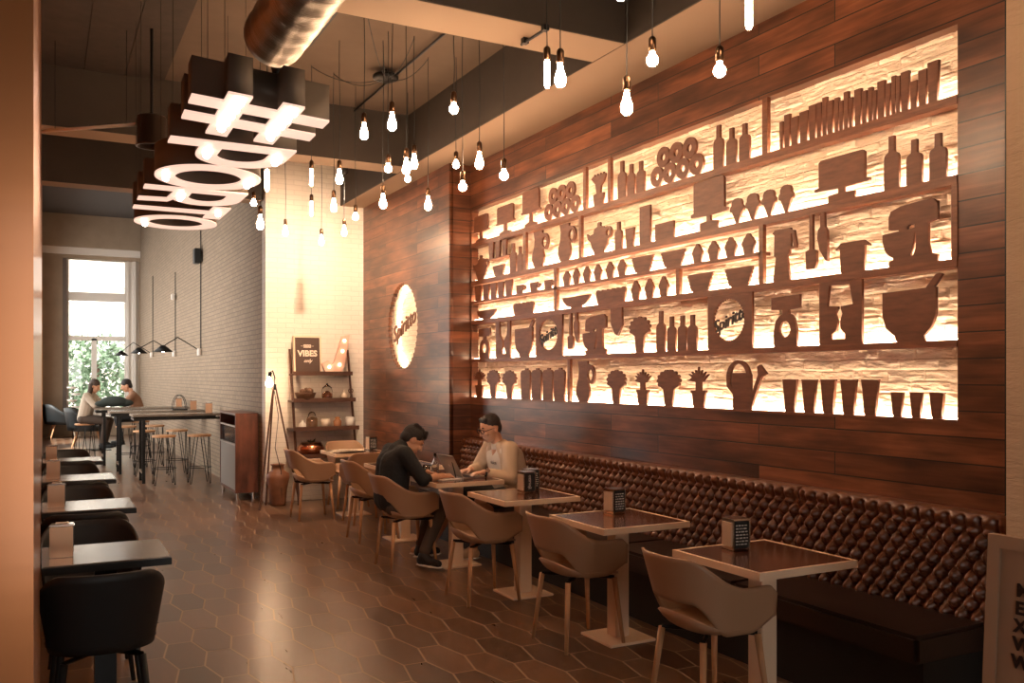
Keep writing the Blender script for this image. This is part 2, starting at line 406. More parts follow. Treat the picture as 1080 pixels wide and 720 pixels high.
# ceilings
st('ceiling', B(-1.25, XSOF, -3.2, YB + .2, ZREC, ZREC + .1), CEILM)
bm = NB(); box(bm, XSOF, 4.42, -3.2, YB, ZTOP, ZREC + .1)
st('ceiling_soffit', bm, SOFF)
st('trim_4', B(XSOF - .012, XSOF, -3.2, YB, ZTOP + .003, ZREC), CEIL_SHADE)  # dark sheet on the soffit side, shade painted as colour
def beam(n, y0, y1, x1=XSOF - .012, z1=ZREC):
    st('trim_%d' % n, B(-.01 if y0 > 1.4 else -1.2, x1, y0, y1, ZTOP, z1 ), SOFF)
    st('trim_%d' % (n + 1), B(-.01, x1, y0 - .012, y0, ZTOP + .003, z1), CEIL_SHADE)  # dark facings on both beam sides stand in for shade
    st('trim_%d' % (n + 2), B(-.01, x1, y1, y1 + .012, ZTOP + .003, z1), CEIL_SHADE)
# seamed ceiling panels left of the duct, coloured dark to stand in for shade
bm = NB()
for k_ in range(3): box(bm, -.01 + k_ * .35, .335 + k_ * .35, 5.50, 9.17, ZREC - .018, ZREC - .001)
st('ceiling_panels', bm, mat('shade_dark_panel', (.045, .032, .024), .8, var=.2))
beam(5, 5.08, 5.48); beam(8, 9.19, 9.53); beam(11, 11.82, 12.10, 2.54, 6.0)
st('trim_14', B(-.01, XSOF - .012, -.2, 5.066, ZREC - .02, ZREC), CEIL_SHADE)  # dark sheet under the near recess ceiling, standing in for unlit taupe
st('ceiling_far', B(-1.2, 2.62, YB + .2, YF + .4, 6.0, 6.1), mat('ceiling_grey', (.085, .075, .068), .9))
# window of the far wall
def window():
    Y0 = YF + .12
    t = B(0, .01, 0, .01, 0, .01); t.free()
    def zz(y): return on_y(100, y, Y0)[1]
    def xx(x): return on_y(x, 350, Y0)[0]
    bm = NB(); d = .10
    xl, xr = xx(72.5), xx(131.5); XL, XRr = wx0, wx1
    box(bm, XL, xl, Y0, Y0 + d, wz0, wz1); box(bm, xr, XRr, Y0, Y0 + d, wz0, wz1)
    box(bm, xl, xr, Y0, Y0 + d, zz(273.3), wz1)
    box(bm, xl, xr, Y0 - .03, Y0 + d, zz(317.5), zz(308.5)); box(bm, xl, xr, Y0 - .03, Y0 + d, zz(359), zz(354.5))
    box(bm, xx(96.5), xx(102), Y0 - .03, Y0 + d, wz0, zz(357)); box(bm, xl, xr, Y0, Y0 + d, wz0, wz0 + .12)
    box(bm, xx(134), xx(136), Y0 - .05, Y0, wz0, wz1); box(bm, xx(140), xx(143), Y0 - .09, Y0, wz0, wz1)
    w = st('window_1', bm, WHITEP)
    g = NB(); box(g, xl, xr, Y0 + .05, Y0 + .056, wz0, wz1)
    obj('pane', g, mat('window_pane', (1, 1, 1), .0, trans=1, spec=.5), w)
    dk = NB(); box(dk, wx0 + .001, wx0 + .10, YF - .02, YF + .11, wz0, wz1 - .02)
    obj('jamb', dk, mat('dark_jamb', (.16, .13, .11), .7), w)  # darker jamb strip at the left of the window
window()
# ================================================================== NICHE SHELVES
sh = thing('niche_shelving', 'dark wood shelving grid in the backlit wall niche above the banquette', 'shelf', (XW, (N0 + N1) / 2, ZN[0]))
OX, OY, OZ = XW, (N0 + N1) / 2, ZN[0]
def shp(name, y0, y1, z0, z1, x0=XW - .006, x1=XR - .003):
    return obj(name, B(x0 - OX, x1 - OX, y0 - OY, y1 - OY, z0 - OZ, z1 - OZ), SHELFW, sh)
HT = [.0, .018, .0225, .024, .023, 0]
for k in (1, 2, 3, 4): shp('shelf_board', N0, N1, ZN[k] - HT[k], ZN[k] + HT[k])
shp('shelf_board', N0, N1, ZN[0] - .012, ZN[0] + .004)
def yx(x): return on_x(x, 300, XW)[0]
def post(x0, x1, k0, z0=None, z1=None):
    shp('divider', yx(x1), yx(x0), z0 or ZN[k0] + HT[k0], z1 or ZN[k0 + 1] - HT[k0 + 1], XW - .006, XW + .022)
post(615.5, 618.5, 4); post(641.5, 644.5, 4); post(804.5, 810, 4)
post(552, 555, 3); post(611, 613.5, 3)
ZM = 2.436
shp('middle_shelf', yx(803.5), N1, ZM - .012, ZM + .012)
post(584.7, 587.7, 2); post(801, 805.5, 2); post(713.5, 717.2, 2, None, ZM - .012)
post(1004, 1010.5, 2); post(599, 601.5, 0)
lpz = ZM + .012
lp = thing('led_strip_lights', 'glowing warm light strips laid along the back of the niche shelves', 'light strip', (4.152, OY, ZN[0]))
for k, z in enumerate(ZN[:5]):
    zt = z + HT[k] + (.004 if k == 0 else 0)
    obj('light_strip', B(-.008, .008, N0 + .03 - OY, N1 - .03 - OY, zt + .001 - ZN[0], zt + .008 - ZN[0]), LED, lp)
obj('light_strip', B(-.008, .008, yx(798) - OY, N1 - .03 - OY, lpz + .001 - ZN[0], lpz + .007 - ZN[0]), LED, lp)
# ================================================================== CUT-OUT SILHOUETTES
def arc(cx, cy, rx, ry, a0, a1, n): return [(cx + rx * math.cos(math.radians(a0 + (a1 - a0) * i / n)), cy + ry * math.sin(math.radians(a0 + (a1 - a0) * i / n))) for i in range(n + 1)]
def sym(p, c=.5): return [(c + r, v) for r, v in p] + [(c - r, v) for r, v in reversed(p)]
def T_bottle(): return [sym([(.5, 0), (.5, .56), (.47, .62), (.40, .66), (.20, .70), (.18, .74), (.18, 1)])]
def T_stand():
    return [sym([(.30, 0), (.30, .07), (.06, .12), (.06, .36), (.5, .38), (.5, .43), (.43, .44), (.43, .95), (.38, 1)])]
def T_bigstand():
    return [sym([(.24, 0), (.24, .15), (.05, .17), (.05, .28), (.5, .30), (.5, .36), (.42, .38), (.42, .95), (.38, 1)])]
def T_vase():
    p = [(.22, 0), (.78, 0), (.85, .36), (.62, .38), (.66, .6), (.85, .72), (.95, .85)]
    n = 9
    for i in range(n):
        a = i / n; p += [(.98 - a * .9, .93 - .02 * (i % 2)), (.94 - a * .9, 1 if i % 2 else .95)]
    p += [(.02, .88), (.3, .68), (.38, .38), (.15, .36)]
    return [p]
def T_jug():
    return [[(.12, 0), (.62, 0), (.72, .18), (.70, .34), (.56, .55), (.52, .72), (.58, .9)] + arc(.72, .66, .22, .25, 100, -60, 10) + [(.74, .40), (.70, .34), (.72, .18), (.62, 0)][:1] +
            [(.70, .33), (.60, .55), (.60, .60)][:0] + [(.70, .36), (.56, .56)][:0] + [(.66, .50)] + arc(.72, .66, .10, .14, -50, 110, 8)[:0] + [(.57, .56), (.53, .72), (.60, .93), (.60, 1), (.10, 1), (.14, .8), (.12, .6), (.02, .36), (0, .2)]]
def T_jug():
    body = [(.14, 0), (.58, 0), (.68, .12), (.72, .28), (.62, .48)]
    outer = arc(.74, .66, .24, .24, -70, 95, 12)
    tail = [(.60, .93), (.62, 1), (.10, 1), (.16, .8), (.14, .6), (.02, .38), (0, .22)]
    hole = arc(.74, .66, .14, .15, 0, 350, 12)
    return [body + outer + tail, hole]
def T_teapot():
    p = [(.32, 0), (.66, 0), (.68, .06), (.82, .24), (.84, .40)] + arc(.84, .60, .16, .20, -70, 100, 10) + [(.74, .76), (.66, .84), (.56, .86), (.54, .90)] + arc(.5, .94, .06, .06, -20, 200, 6) + [(.44, .86), (.32, .80), (.28, .66), (.10, .62), (.0, .70), (.04, .52), (.16, .40), (.22, .2), (.31, .06)]
    return [p, arc(.85, .60, .075, .11, 0, 350, 10)]
def T_glass(): return [[(.14, 0), (.86, 0), (1, 1), (0, 1)]]
def T_tumbler(): return [[(.20, 0), (.80, 0), (.98, .96), (1, .96), (1, 1), (0, 1), (0, .96), (.02, .96)]]
def T_block(): return [[(0, 0), (1, 0), (1, 1), (0, 1)]]
def T_book(): return [[(.10, 0), (.80, 0), (1, 1), (0, 1)]]
def T_cone(): return [sym([(.05, 0), (.34, .46), (.46, .48), (.50, .56), (.47, .66), (.38, .72), (.38, .84), (.30, .94), (.12, 1)])]
def T_cupcake(): return [sym([(.30, 0), (.40, .36), (.46, .40), (.50, .52), (.44, .62), (.38, .66), (.32, .78), (.20, .84), (.14, .94), (.05, 1)])]
def T_bowl(): return [sym([(.18, 0), (.20, .10), (.32, .22), (.44, .55), (.5, 1)])]
def T_pleat():
    p = [(.24, 0)]
    for i in range(5):
        v = i / 5; p += [(.30 + .17 * v + .03, v + .05), (.29 + .17 * v + .02, v + .15)]
    return [sym(p + [(.5, .98), (.5, 1)])]
def T_scallop(n=6):
    p = [(.06, 0), (.94, 0), (1, .72)]
    for i in range(n): p += arc(1 - (i + .5) / n, .78, .5 / n, .22, 10, 170, 5)
    return [p + [(0, .72)]]
def T_mug(): return [[(.04, 0), (.56, 0), (.60, .3)] + arc(.64, .55, .30, .34, -60, 80, 8) + [(.66, 1), (0, 1)], arc(.74, .55, .10, .16, 0, 350, 8)]
def T_blender():
    return [[(.02, 0), (.72, 0), (.64, .30), (.60, .46), (.70, .52), (.70, .58)] + [(.98, .60), (1, .66), (.90, .94), (.76, .96), (.74, 1), (.10, 1), (.0, .94), (.08, .90), (.06, .5), (.14, .46), (.10, .30)], [(.76, .62), (.88, .64), (.82, .88), (.76, .90)]]
def T_spatula(): return [[(.36, 1), (.64, 1), (.64, .36), (.98, .32), (1, .12), (.85, 0), (.06, 0), (0, .33), (.34, .36)]]
def T_knife(): return [[(.30, 1), (.70, 1), (.74, .72), (.98, .62), (1, 0), (.80, .02), (.25, .25), (.02, .5), (.10, .66), (.32, .72)]]
def T_cleaver(): return [[(.05, 1), (.95, 1), (.98, .35), (.62, 0), (.40, .06), (.1, .4)]]
def T_pot(): return [[(.16, 0), (.84, 0), (.86, .84), (1, .78), (1, .84), (.86, .97), (.84, 1), (.16, 1), (.14, .97), (0, .80), (.03, .76), (.13, .85)]]
def T_mixer():
    return [[(.12, 0), (1, 0), (1, .10), (.88, .14), (.84, .30), (.84, .62), (1, .66), (1, .94)] + arc(.86, .84, .14, .16, 0, 80, 4)[1:] + [(.35, .96), (.16, .90), (.12, .80), (.12, .60), (.30, .58), (.32, .56), (0, .54), (0, .42)] + arc(.30, .38, .28, .26, 190, 250, 5) + [(.20, .10), (.12, .08)], arc(.60, .38, .16, .30, -80, 0, 8)[:0] or [(.50, .12), (.58, .14), (.62, .24), (.62, .50), (.60, .52), (.58, .36)], [(.46, .60), (.50, .64), (.60, .64), (.60, .58), (.46, .56)]]
def T_mortar(): return [[(.24, 0), (.72, 0), (.70, .08), (.82, .20), (.90, .40), (.90, .80), (.86, .80), (.88, .82), (1, .98), (.96, 1), (.90, .99), (.74, .80), (0, .78), (0, .42), (.06, .22), (.22, .09)]]
def T_scale(): return [[(.10, 0), (.88, 0), (.90, .30), (.80, .55), (.70, .62), (.62, .64), (.60, .72), (1, .74), (1, 1), (0, .98), (0, .74), (.40, .72), (.40, .64), (.28, .60), (.15, .50), (.08, .25)], arc(.48, .34, .20, .16, 0, 350, 14)]
def T_can():
    return [[(.24, 0), (.70, 0), (.68, .08), (.84, .72), (.80, .80), (.88, 1), (1, .84)][:0] + [(.26, 0), (.68, 0), (.72, .36)] + [(.80, .70), (.79, .86), (.86, .88), (1, .74), (.96, .70), (.88, .66), (.68, .08)][:0] + [(.66, .10), (.72, .12), (.88, .66), (1, .72), (.86, .88), (.80, .84), (.82, .70), (.72, .40), (.66, .40), (.66, .72)] + arc(.38, .60, .27, .36, 0, 190, 16) + [(.12, .42), (.22, .36)],
            arc(.36, .62, .19, .28, 15, 165, 10) + [(.14, .56), (.16, .46), (.24, .42), (.24, .70), (.50, .72)][:4] + [(.24, .72)]]
def T_can():
    outer = [(.26, 0), (.66, 0), (.72, .20), (.88, .66), (1, .72), (.86, .90), (.80, .86), (.82, .70), (.70, .38), (.66, .40), (.66, .70)] + arc(.38, .64, .27, .36, 15, 190, 16) + [(.12, .46), (.26, .30)]
    hole = [(.56, .74)] + arc(.38, .66, .185, .27, 25, 185, 12) + [(.20, .50), (.24, .44), (.24, .74)]
    return [outer, hole]
def T_bouquet(n=9):
    p = [(.36, 0), (.64, 0), (.70, .44)]
    for i in range(n):
        a0 = -38 + i * (256 / n)
        cx, cy = .5 + .39 * math.cos(math.radians(a0 + 14)), .68 + .25 * math.sin(math.radians(a0 + 14))
        p += arc(cx, cy, .078, .056, a0 - 66, a0 + 94, 6)
    return [p + [(.30, .44)]]
def T_plant():
    p = [(.26, 0), (.74, 0), (.80, .34), (.86, .36), (.86, .42), (.62, .42), (.62, .62)]
    tips = [(1, .66), (.98, .82), (.84, .88), (.66, .92), (.5, 1), (.34, .92), (.16, .88), (.02, .82), (0, .66)]
    for i, (x, y) in enumerate(tips):
        p += [(x, y), (.5 + (x - .5) * .52 - .05 * (i < 8), .60 + (y - .60) * .62)] if i < 8 else [(x, y)]
    return [p + [(.38, .62), (.38, .42), (.14, .42), (.14, .36), (.20, .34)]]
def T_mill(): return [[(.05, 0), (.95, 0), (1, .86), (.86, .94), (.70, .95), (.70, 1), (.48, 1), (.48, .95), (.12, .93), (0, .86)]]
def T_clock(): return [[(0, 0), (1, 0), (1, 1), (0, 1)], scallop(.48, .53, .36, .40, 40, .05)]
def T_lamp():
    h = [(.28, .08), (.62, .08), (.62, .16), (.52, .24), (.50, .36), (.56, .48), (.52, .56), (.52, .60), (.80, .62), (.72, .95), (.24, .95), (.18, .62), (.44, .60), (.44, .56), (.38, .48), (.44, .36), (.40, .22), (.28, .16)]
    return [[(0, 0), (1, 0), (1, 1), (0, 1)], h]
def T_goblet():
    h = [(.38, .10), (.72, .10), (.70, .20), (.58, .28), (.58, .44), (.80, .60), (.84, .96), (.24, .96), (.28, .60), (.48, .44), (.48, .28), (.38, .20)]
    return [[(0, 0), (1, 0), (1, 1), (0, 1)], h]
XF = XW - .004; TH = .020
def cutout(name, tmpl, x0, x1, ytop, zb, label, cat='cutout', group=None, ybot=None):
    xc = (x0 + x1) / 2
    ya, yb = on_x(x1, 300, XF)[0], on_x(x0, 300, XF)[0]
    W = yb - ya; yc = (ya + yb) / 2
    zt = on_x(xc, ytop, XF)[1]
    if ybot is not None: zb = on_x(xc, ybot, XF)[1]
    Hh = zt - zb
    lps = [[((.5 - u) * W, v * Hh) for u, v in lp] for lp in tmpl]
    me = loops_mesh(lps, TH, lambda u, v, w: Vector((w, u, v)))
    o = link(name, me, CUT, loc=(XF + TH / 2, yc, zb + .0005))
    return setp(o, label, cat, group)
def zs(k): return ZN[k] + (HT[k] if k else .004)
ORD = ['first', 'second', 'third', 'fourth', 'fifth', 'sixth', 'seventh', 'eighth', 'ninth', 'tenth', 'eleventh', 'twelfth', 'thirteenth', 'fourteenth', 'fifteenth', 'sixteenth', 'seventeenth', 'eighteenth', 'nineteenth', 'twentieth', 'twenty-first', 'twenty-second', 'twenty-third', 'twenty-fourth']
def row(name, T, xs, k, what, where, group, z=None):
    for i, (a, b, yt) in enumerate(xs):
        cutout(name, T(), a, b, yt, z if z is not None else zs(k), '%s, %s from the left %s' % (what, ORD[i], where), name.replace('_cutout', '').replace('_', ' ') + ' cutout', group)
def rings(name, x0, x1, ytop, ybot_l, label, zb):
    ya, yb = on_x(x1, 300, XF)[0], on_x(x0, 300, XF)[0]; W = yb - ya
    r = W / 8 * 1.0; bm = bmesh.new()
    cs = [(-3 * r + 2 * r * i, r) for i in range(4)] + [(-2 * r + 2 * r * i, r + 1.74 * r) for i in range(3)]
    for cy, cz in cs:
        n = 20; lay = []
        for w in (-TH / 2, TH / 2):
            lay.append([[bm.verts.new((w, cy + q * r * math.cos(2 * PI * i / n), cz + q * r * 1.0 * math.sin(2 * PI * i / n))) for i in range(n)] for q in (1.0, .36)])
        for i in range(n):
            j = (i + 1) % n
            for l in lay: bm.faces.new((l[0][i], l[0][j], l[1][j], l[1][i]))
            for q in (0, 1): bm.faces.new((lay[0][q][i], lay[0][q][j], lay[1][q][j], lay[1][q][i]))
    o = obj(name, bm, CUT, loc=(XF + TH / 2, (ya + yb) / 2, zb + .0005)); return setp(o, label, 'ring stack cutout', 'stacked ring cutouts on the top shelf')
# --- top row
row('cake_stand_cutout', T_stand, [(498.7, 515, 226.9), (522.8, 542.2, 216.5), (549.5, 569.4, 200.2)], 4, 'small cake stand cutout', 'at the top shelf far end', 'small cake stand cutouts')
rings('ring_stack_cutout', 573.9, 610.9, 195, 0, 'smaller far stack of seven wooden ring cutouts on the top shelf', zs(4))
cutout('flower_vase_cutout', T_vase(), 623.1, 638.7, 182.8, zs(4), 'wooden flower vase cutout in the narrow top compartment', 'vase cutout')
row('bottle_cutout', T_bottle, [(651.4, 659.4, 169.9), (661.3, 668.9, 173), (671.1, 679.3, 169.9)], 4, 'slim wooden bottle cutout', 'just left of the larger ring stack', 'slim bottle cutouts on the top shelf')
rings('ring_stack_cutout', 686, 741.5, 149, 0, 'larger near stack of seven wooden ring cutouts on the top shelf', zs(4))
row('bottle_cutout', T_bottle, [(752.2, 762.2, 132), (765.7, 776, 134.9), (779.2, 790, 130.2)], 4, 'wooden bottle cutout', 'between the larger ring stack and the book row', 'bottle cutouts beside the books')
bk = [(316, 330, 418), (335, 358, 388), (362, 392, 398), (397, 432, 376), (435, 465, 350), (467, 486, 340), (490, 508, 318), (510, 533, 332), (539, 556, 320), (558, 574, 333), (577, 596, 296), (598, 612, 320), (620, 648, 285), (651, 670, 292), (676, 693, 278), (695, 711, 290), (714, 744, 252), (747, 766, 262), (771, 788, 232), (790, 806, 232), (809, 842, 214), (847, 876, 252), (880, 915, 206), (918, 963, 172)]
row('book_cutout', T_book, [(a / 3.857 + 740, b / 3.857 + 740, c / 3.857 + 20) for a, b, c in bk], 4, 'upright wooden book cutout', 'in the row on the top shelf', 'book cutouts on the top shelf')
# --- second row
cutout('teapot_cutout', T_teapot(), 498.7, 515, 268.9, zs(3), 'small wooden teapot cutout at the far left end of the second shelf', 'teapot cutout')
tr = shp('rack_board', yx(537), yx(514), on_x(525, 271.5, XW)[1] - .006, on_x(525, 271.5, XW)[1] + .004)
row('glass_cutout', T_glass, [(515.2, 520, 255.5), (522.2, 527, 254), (529.2, 534, 252.6)], 3, 'tiny wooden glass cutout', 'on the little rack above the small pot', 'tiny glass cutouts', z=on_x(525, 271.5, XW)[1] + .005)
cutout('pot_cutout', T_pleat(), 519, 532, 279.5, zs(3), 'small pleated wooden pot cutout under the little glass rack', 'pot cutout')
row('bottle_cutout', T_bottle, [(537.6, 543.7, 256.5), (545.3, 550.6, 259.8)], 3, 'short wooden bottle cutout', 'beside the little glass rack', 'short bottle cutouts')
cutout('jug_cutout', T_jug(), 560.9, 578.5, 243, zs(3), 'smaller wooden jug cutout with handle, left of the pair on the second shelf', 'jug cutout')
cutout('jug_cutout', T_jug(), 588.4, 607, 235.2, zs(3), 'larger wooden jug cutout with handle, right of the pair on the second shelf', 'jug cutout')
cutout('teapot_cutout', T_teapot(), 618.7, 644.6, 233.9, zs(3), 'large wooden teapot cutout in the middle of the second shelf', 'teapot cutout')
cutout('bottle_cutout', T_bottle(), 648.3, 655.2, 233.9, zs(3), 'single wooden bottle cutout right of the large teapot', 'bottle cutout')
cutout('glass_cutout', T_glass(), 659.2, 668.2, 240.4, zs(3), 'wooden glass cutout between the single bottle and tall block', 'glass cutout')
cutout('canister_cutout', T_block(), 674.5, 685.3, 217, zs(3), 'tall narrow wooden block cutout on the second shelf', 'canister cutout')
cutout('canister_cutout', T_block(), 690.8, 710, 234.7, zs(3), 'squat square wooden block cutout on the second shelf', 'canister cutout')
cutout('cake_stand_cutout', T_bigstand(), 728.5, 766.5, 189, zs(3), 'medium wooden cake stand cutout left of the ice cream cones', 'cake stand cutout', 'large cake stand cutouts')
row('ice_cream_cutout', T_cone, [(769.6, 783.8, 209), (785.8, 800.6, 203.9), (802.8, 818, 200), (820.8, 836.2, 195)], 3, 'wooden ice cream cone cutout', 'on the second shelf', 'ice cream cone cutouts')
cutout('cake_stand_cutout', T_bigstand(), 859, 916.5, 163.5, zs(3), 'largest wooden cake stand cutout left of three big bottles', 'cake stand cutout', 'large cake stand cutouts')
row('bottle_cutout', T_bottle, [(932.2, 947.6, 143.4), (955.8, 971.7, 147), (980.1, 997.4, 140.6)], 3, 'big wooden bottle cutout', 'at the near end of the second shelf', 'big bottle cutouts')
# --- third row, upper half
zm = ZM + .012
row('glass_cutout', T_glass, [(500.7, 507.4, 301), (509, 515.3, 299.8), (516.8, 523.2, 298.6), (524.6, 531, 297), (532.6, 539.8, 295)], 2, 'small wooden tumbler cutout', 'at the far end above the middle shelf', 'small tumbler cutouts', z=zm)
row('mug_cutout', T_mug, [(544.3, 554.3, 300), (559, 570, 297.4), (573.9, 585, 294.8)], 2, 'small wooden mug cutout', 'right of the small tumblers', 'mug cutouts', z=zm)
row('cupcake_cutout', T_cupcake, [(593.3, 600.8, 285.7), (603.7, 610.6, 283), (614.6, 622, 280.6), (626, 633.7, 278.5), (638.5, 646.7, 275.9), (650.8, 659.6, 273.3)], 2, 'small wooden cupcake cutout', 'in the six left of the pleated bowls', 'small cupcake cutouts', z=zm)
row('bowl_cutout', T_pleat, [(665.4, 688.7, 270.2), (696, 722.4, 264.2)], 2, 'pleated wooden bowl cutout', 'above the middle shelf', 'pleated bowls above the middle shelf', z=zm)
row('cupcake_cutout', T_cupcake, [(729.7, 740.2, 257), (746.1, 757.6, 253.9), (764, 775.7, 250), (782, 795.4, 246)], 2, 'larger wooden cupcake cutout', 'in the four right of the pleated bowls', 'larger cupcake cutouts', z=zm)
# --- third row, lower half
cutout('bowl_cutout', T_bowl(), 502.8, 522.8, 327, zs(2), 'small round wooden bowl cutout at the far end under the middle shelf', 'bowl cutout')
cutout('baking_tin_cutout', T_scallop(5), 541, 562.4, 318.7, zs(2), 'smaller scalloped wooden baking tin cutout, farther one', 'tin cutout')
cutout('bowl_cutout', T_bowl(), 592.8, 622, 312.2, zs(2), 'larger round wooden bowl cutout left of the scalloped tin', 'bowl cutout')
cutout('baking_tin_cutout', T_scallop(6), 628.3, 659.4, 304, zs(2), 'larger scalloped wooden baking tin cutout, nearer one', 'tin cutout')
row('cupcake_cutout', T_cupcake, [(665.4, 674.2, 296), (679.6, 689, 293.5), (694.4, 703.9, 291)], 2, 'wooden cupcake cutout', 'under the middle shelf', 'cupcakes under the middle shelf')
row('bowl_cutout', T_pleat, [(724, 751.5, 288.3), (763.3, 794.5, 282)], 2, 'pleated wooden bowl cutout', 'under the middle shelf', 'pleated bowls under the middle shelf')
# --- third row, full height part
cutout('blender_cutout', T_blender(), 814.7, 839.8, 241, zs(2), 'wooden blender cutout with side handle', 'blender cutout')
cutout('spatula_cutout', T_spatula(), 849.4, 861, 226, 0, 'large wooden spatula cutout hanging beside the blender', 'spatula cutout', ybot=283.7)
cutout('knife_cutout', T_knife(), 861.5, 872.4, 224.5, 0, 'large wooden knife cutout hanging right of the spatula', 'knife cutout', ybot=276)
cutout('pot_cutout', T_pot(), 881, 916.8, 254.7, zs(2), 'wooden saucepan cutout with two small side handles', 'pot cutout')
cutout('mixer_cutout', T_mixer(), 930.6, 988.4, 213, zs(2), 'large wooden stand mixer cutout with bowl near right end', 'mixer cutout')
# --- fourth row
cutout('scale_cutout', T_scale(), 504.6, 516.5, 346, zs(1), 'small wooden kitchen scale cutout at the far end', 'scale cutout')
cutout('goblet_panel', T_goblet(), 522.8, 537.6, 337, zs(1), 'narrow wooden panel pierced by a goblet shape', 'cutout panel')
cutout('mortar_cutout', T_mortar(), 543, 563, 338, zs(1), 'small wooden mortar and pestle cutout at the far end', 'mortar cutout')
clk = []
def clock(x0, x1, label, tops):
    z1 = ZN[2] - HT[2] - .001; yt = HY - (z1 - H) * F / (K * XF / ((x0 + x1) / 2 - VX))
    o = cutout('round_window_panel', T_clock(), x0, x1, yt, zs(1), label, 'cutout panel', 'pierced panels with lettering')
    ya, yb = on_x(x1, 300, XF)[0], on_x(x0, 300, XF)[0]; W = yb - ya; Hh = z1 - zs(1)
    sz = W * .27
    me = text_mesh('Spiritto', sz, .006, lambda u, v, w: Vector((w, -(u * math.cos(.3) - v * math.sin(.3)) + .02 * W, .52 * Hh + u * math.sin(.3) + v * math.cos(.3))), shear=.45, offset=.001)
    link('lettering', me, mat('dark_lettering', (.02, .01, .008), .5), o)
    return o
clock(565, 592.6, 'smaller far wooden panel with round toothed window and dark script lettering', 0)
cutout('spatula_cutout', T_spatula(), 598.4, 604.2, 328.5, 0, 'small wooden spatula cutout hanging right of the far round panel', 'spatula cutout', ybot=368)
cutout('knife_cutout', T_knife(), 604.6, 609.6, 328, 0, 'small wooden knife cutout hanging left of the small mixer', 'knife cutout', ybot=362)
cutout('mixer_cutout', T_mixer(), 614.3, 638.7, 332, zs(1), 'small wooden stand mixer cutout in the far half', 'mixer cutout')
cutout('cleaver_cutout', T_cleaver(), 643, 656, 323.5, 0, 'short broad wooden blade cutout hanging right of the small mixer', 'blade cutout', ybot=353.9)
cutout('bouquet_cutout', T_bouquet(), 662.3, 686, 333, zs(1), 'wooden flower bouquet cutout left of four bottles', 'bouquet cutout')
row('bottle_cutout', T_bottle, [(692, 700.6, 328), (703.5, 711.7, 333.7), (714.4, 723.4, 332.6), (724.9, 734.2, 331.9)], 1, 'wooden bottle cutout', 'between the bouquet and near round panel', 'four bottles on the fourth shelf')
clock(746.5, 793, 'larger near wooden panel with round toothed window and dark script lettering', 0)
cutout('scale_cutout', T_scale(), 813.4, 843.2, 311.7, zs(1), 'large wooden kitchen scale cutout with round dial hole', 'scale cutout')
z1 = ZN[2] - HT[2] - .001
cutout('lamp_panel', T_lamp(), 864, 908.7, HY - (z1 - H) * F / (K * XF / (886.3 - VX)), zs(1), 'wooden panel pierced by the shape of a table lamp', 'cutout panel')
cutout('mortar_cutout', T_mortar(), 930.6, 993.5, 291, zs(1), 'large wooden mortar and pestle cutout at the near end', 'mortar cutout')
# --- bottom row
cutout('plant_cutout', T_plant(), 499.2, 510.8, 389.4, zs(0), 'smallest wooden potted plant cutout at the far end of the bottom shelf', 'plant cutout', 'potted plant cutouts')
row('bouquet_cutout', T_bouquet, [(512.4, 526.9, 389.4), (529, 544.5, 390)], 0, 'small wooden bouquet cutout', 'at the far end of the bottom shelf', 'small bouquets')
row('pepper_mill_cutout', T_mill, [(549, 558.8, 388.4), (560.4, 570.4, 388.2), (572, 582.6, 388), (583.7, 595.1, 387.8)], 0, 'wide wooden mill cutout', 'on the bottom shelf', 'mill cutouts')
cutout('jug_cutout', T_jug(), 607.4, 627.2, 380.6, zs(0), 'wooden jug cutout with handle on the bottom shelf', 'jug cutout')
cutout('bouquet_cutout', T_bouquet(), 638.7, 660.2, 389.4, zs(0), 'wooden bouquet cutout right of the bottom shelf jug', 'bouquet cutout', 'bouquets right of the jug')
cutout('plant_cutout', T_plant(), 668.6, 685.8, 389.4, zs(0), 'spiky wooden potted plant cutout between two bouquets', 'plant cutout', 'potted plant cutouts')
cutout('bouquet_cutout', T_bouquet(10), 691.6, 718, 389, zs(0), 'widest wooden bouquet cutout on the bottom shelf', 'bouquet cutout', 'bouquets right of the jug')
cutout('plant_cutout', T_plant(), 725.4, 747.2, 386.8, zs(0), 'spiky wooden potted plant cutout left of the watering can', 'plant cutout', 'potted plant cutouts')
cutout('watering_can_cutout', T_can(), 761, 808.2, 379.6, zs(0), 'wooden watering can cutout on the bottom shelf', 'watering can cutout')
row('tumbler_cutout', T_tumbler, [(825, 839.8, 400), (845, 860.6, 400.2), (865, 880.8, 400.2), (886, 902.8, 400.2), (908, 926, 400.2)], 0, 'tall wooden tumbler cutout', 'in the five right of the watering can', 'tall tumbler cutouts')
row('tumbler_cutout', T_tumbler, [(939, 952, 413.5), (959, 972, 413.6), (979.8, 995.4, 414)], 0, 'short wooden tumbler cutout', 'at the near end of the bottom shelf', 'short tumbler cutouts')
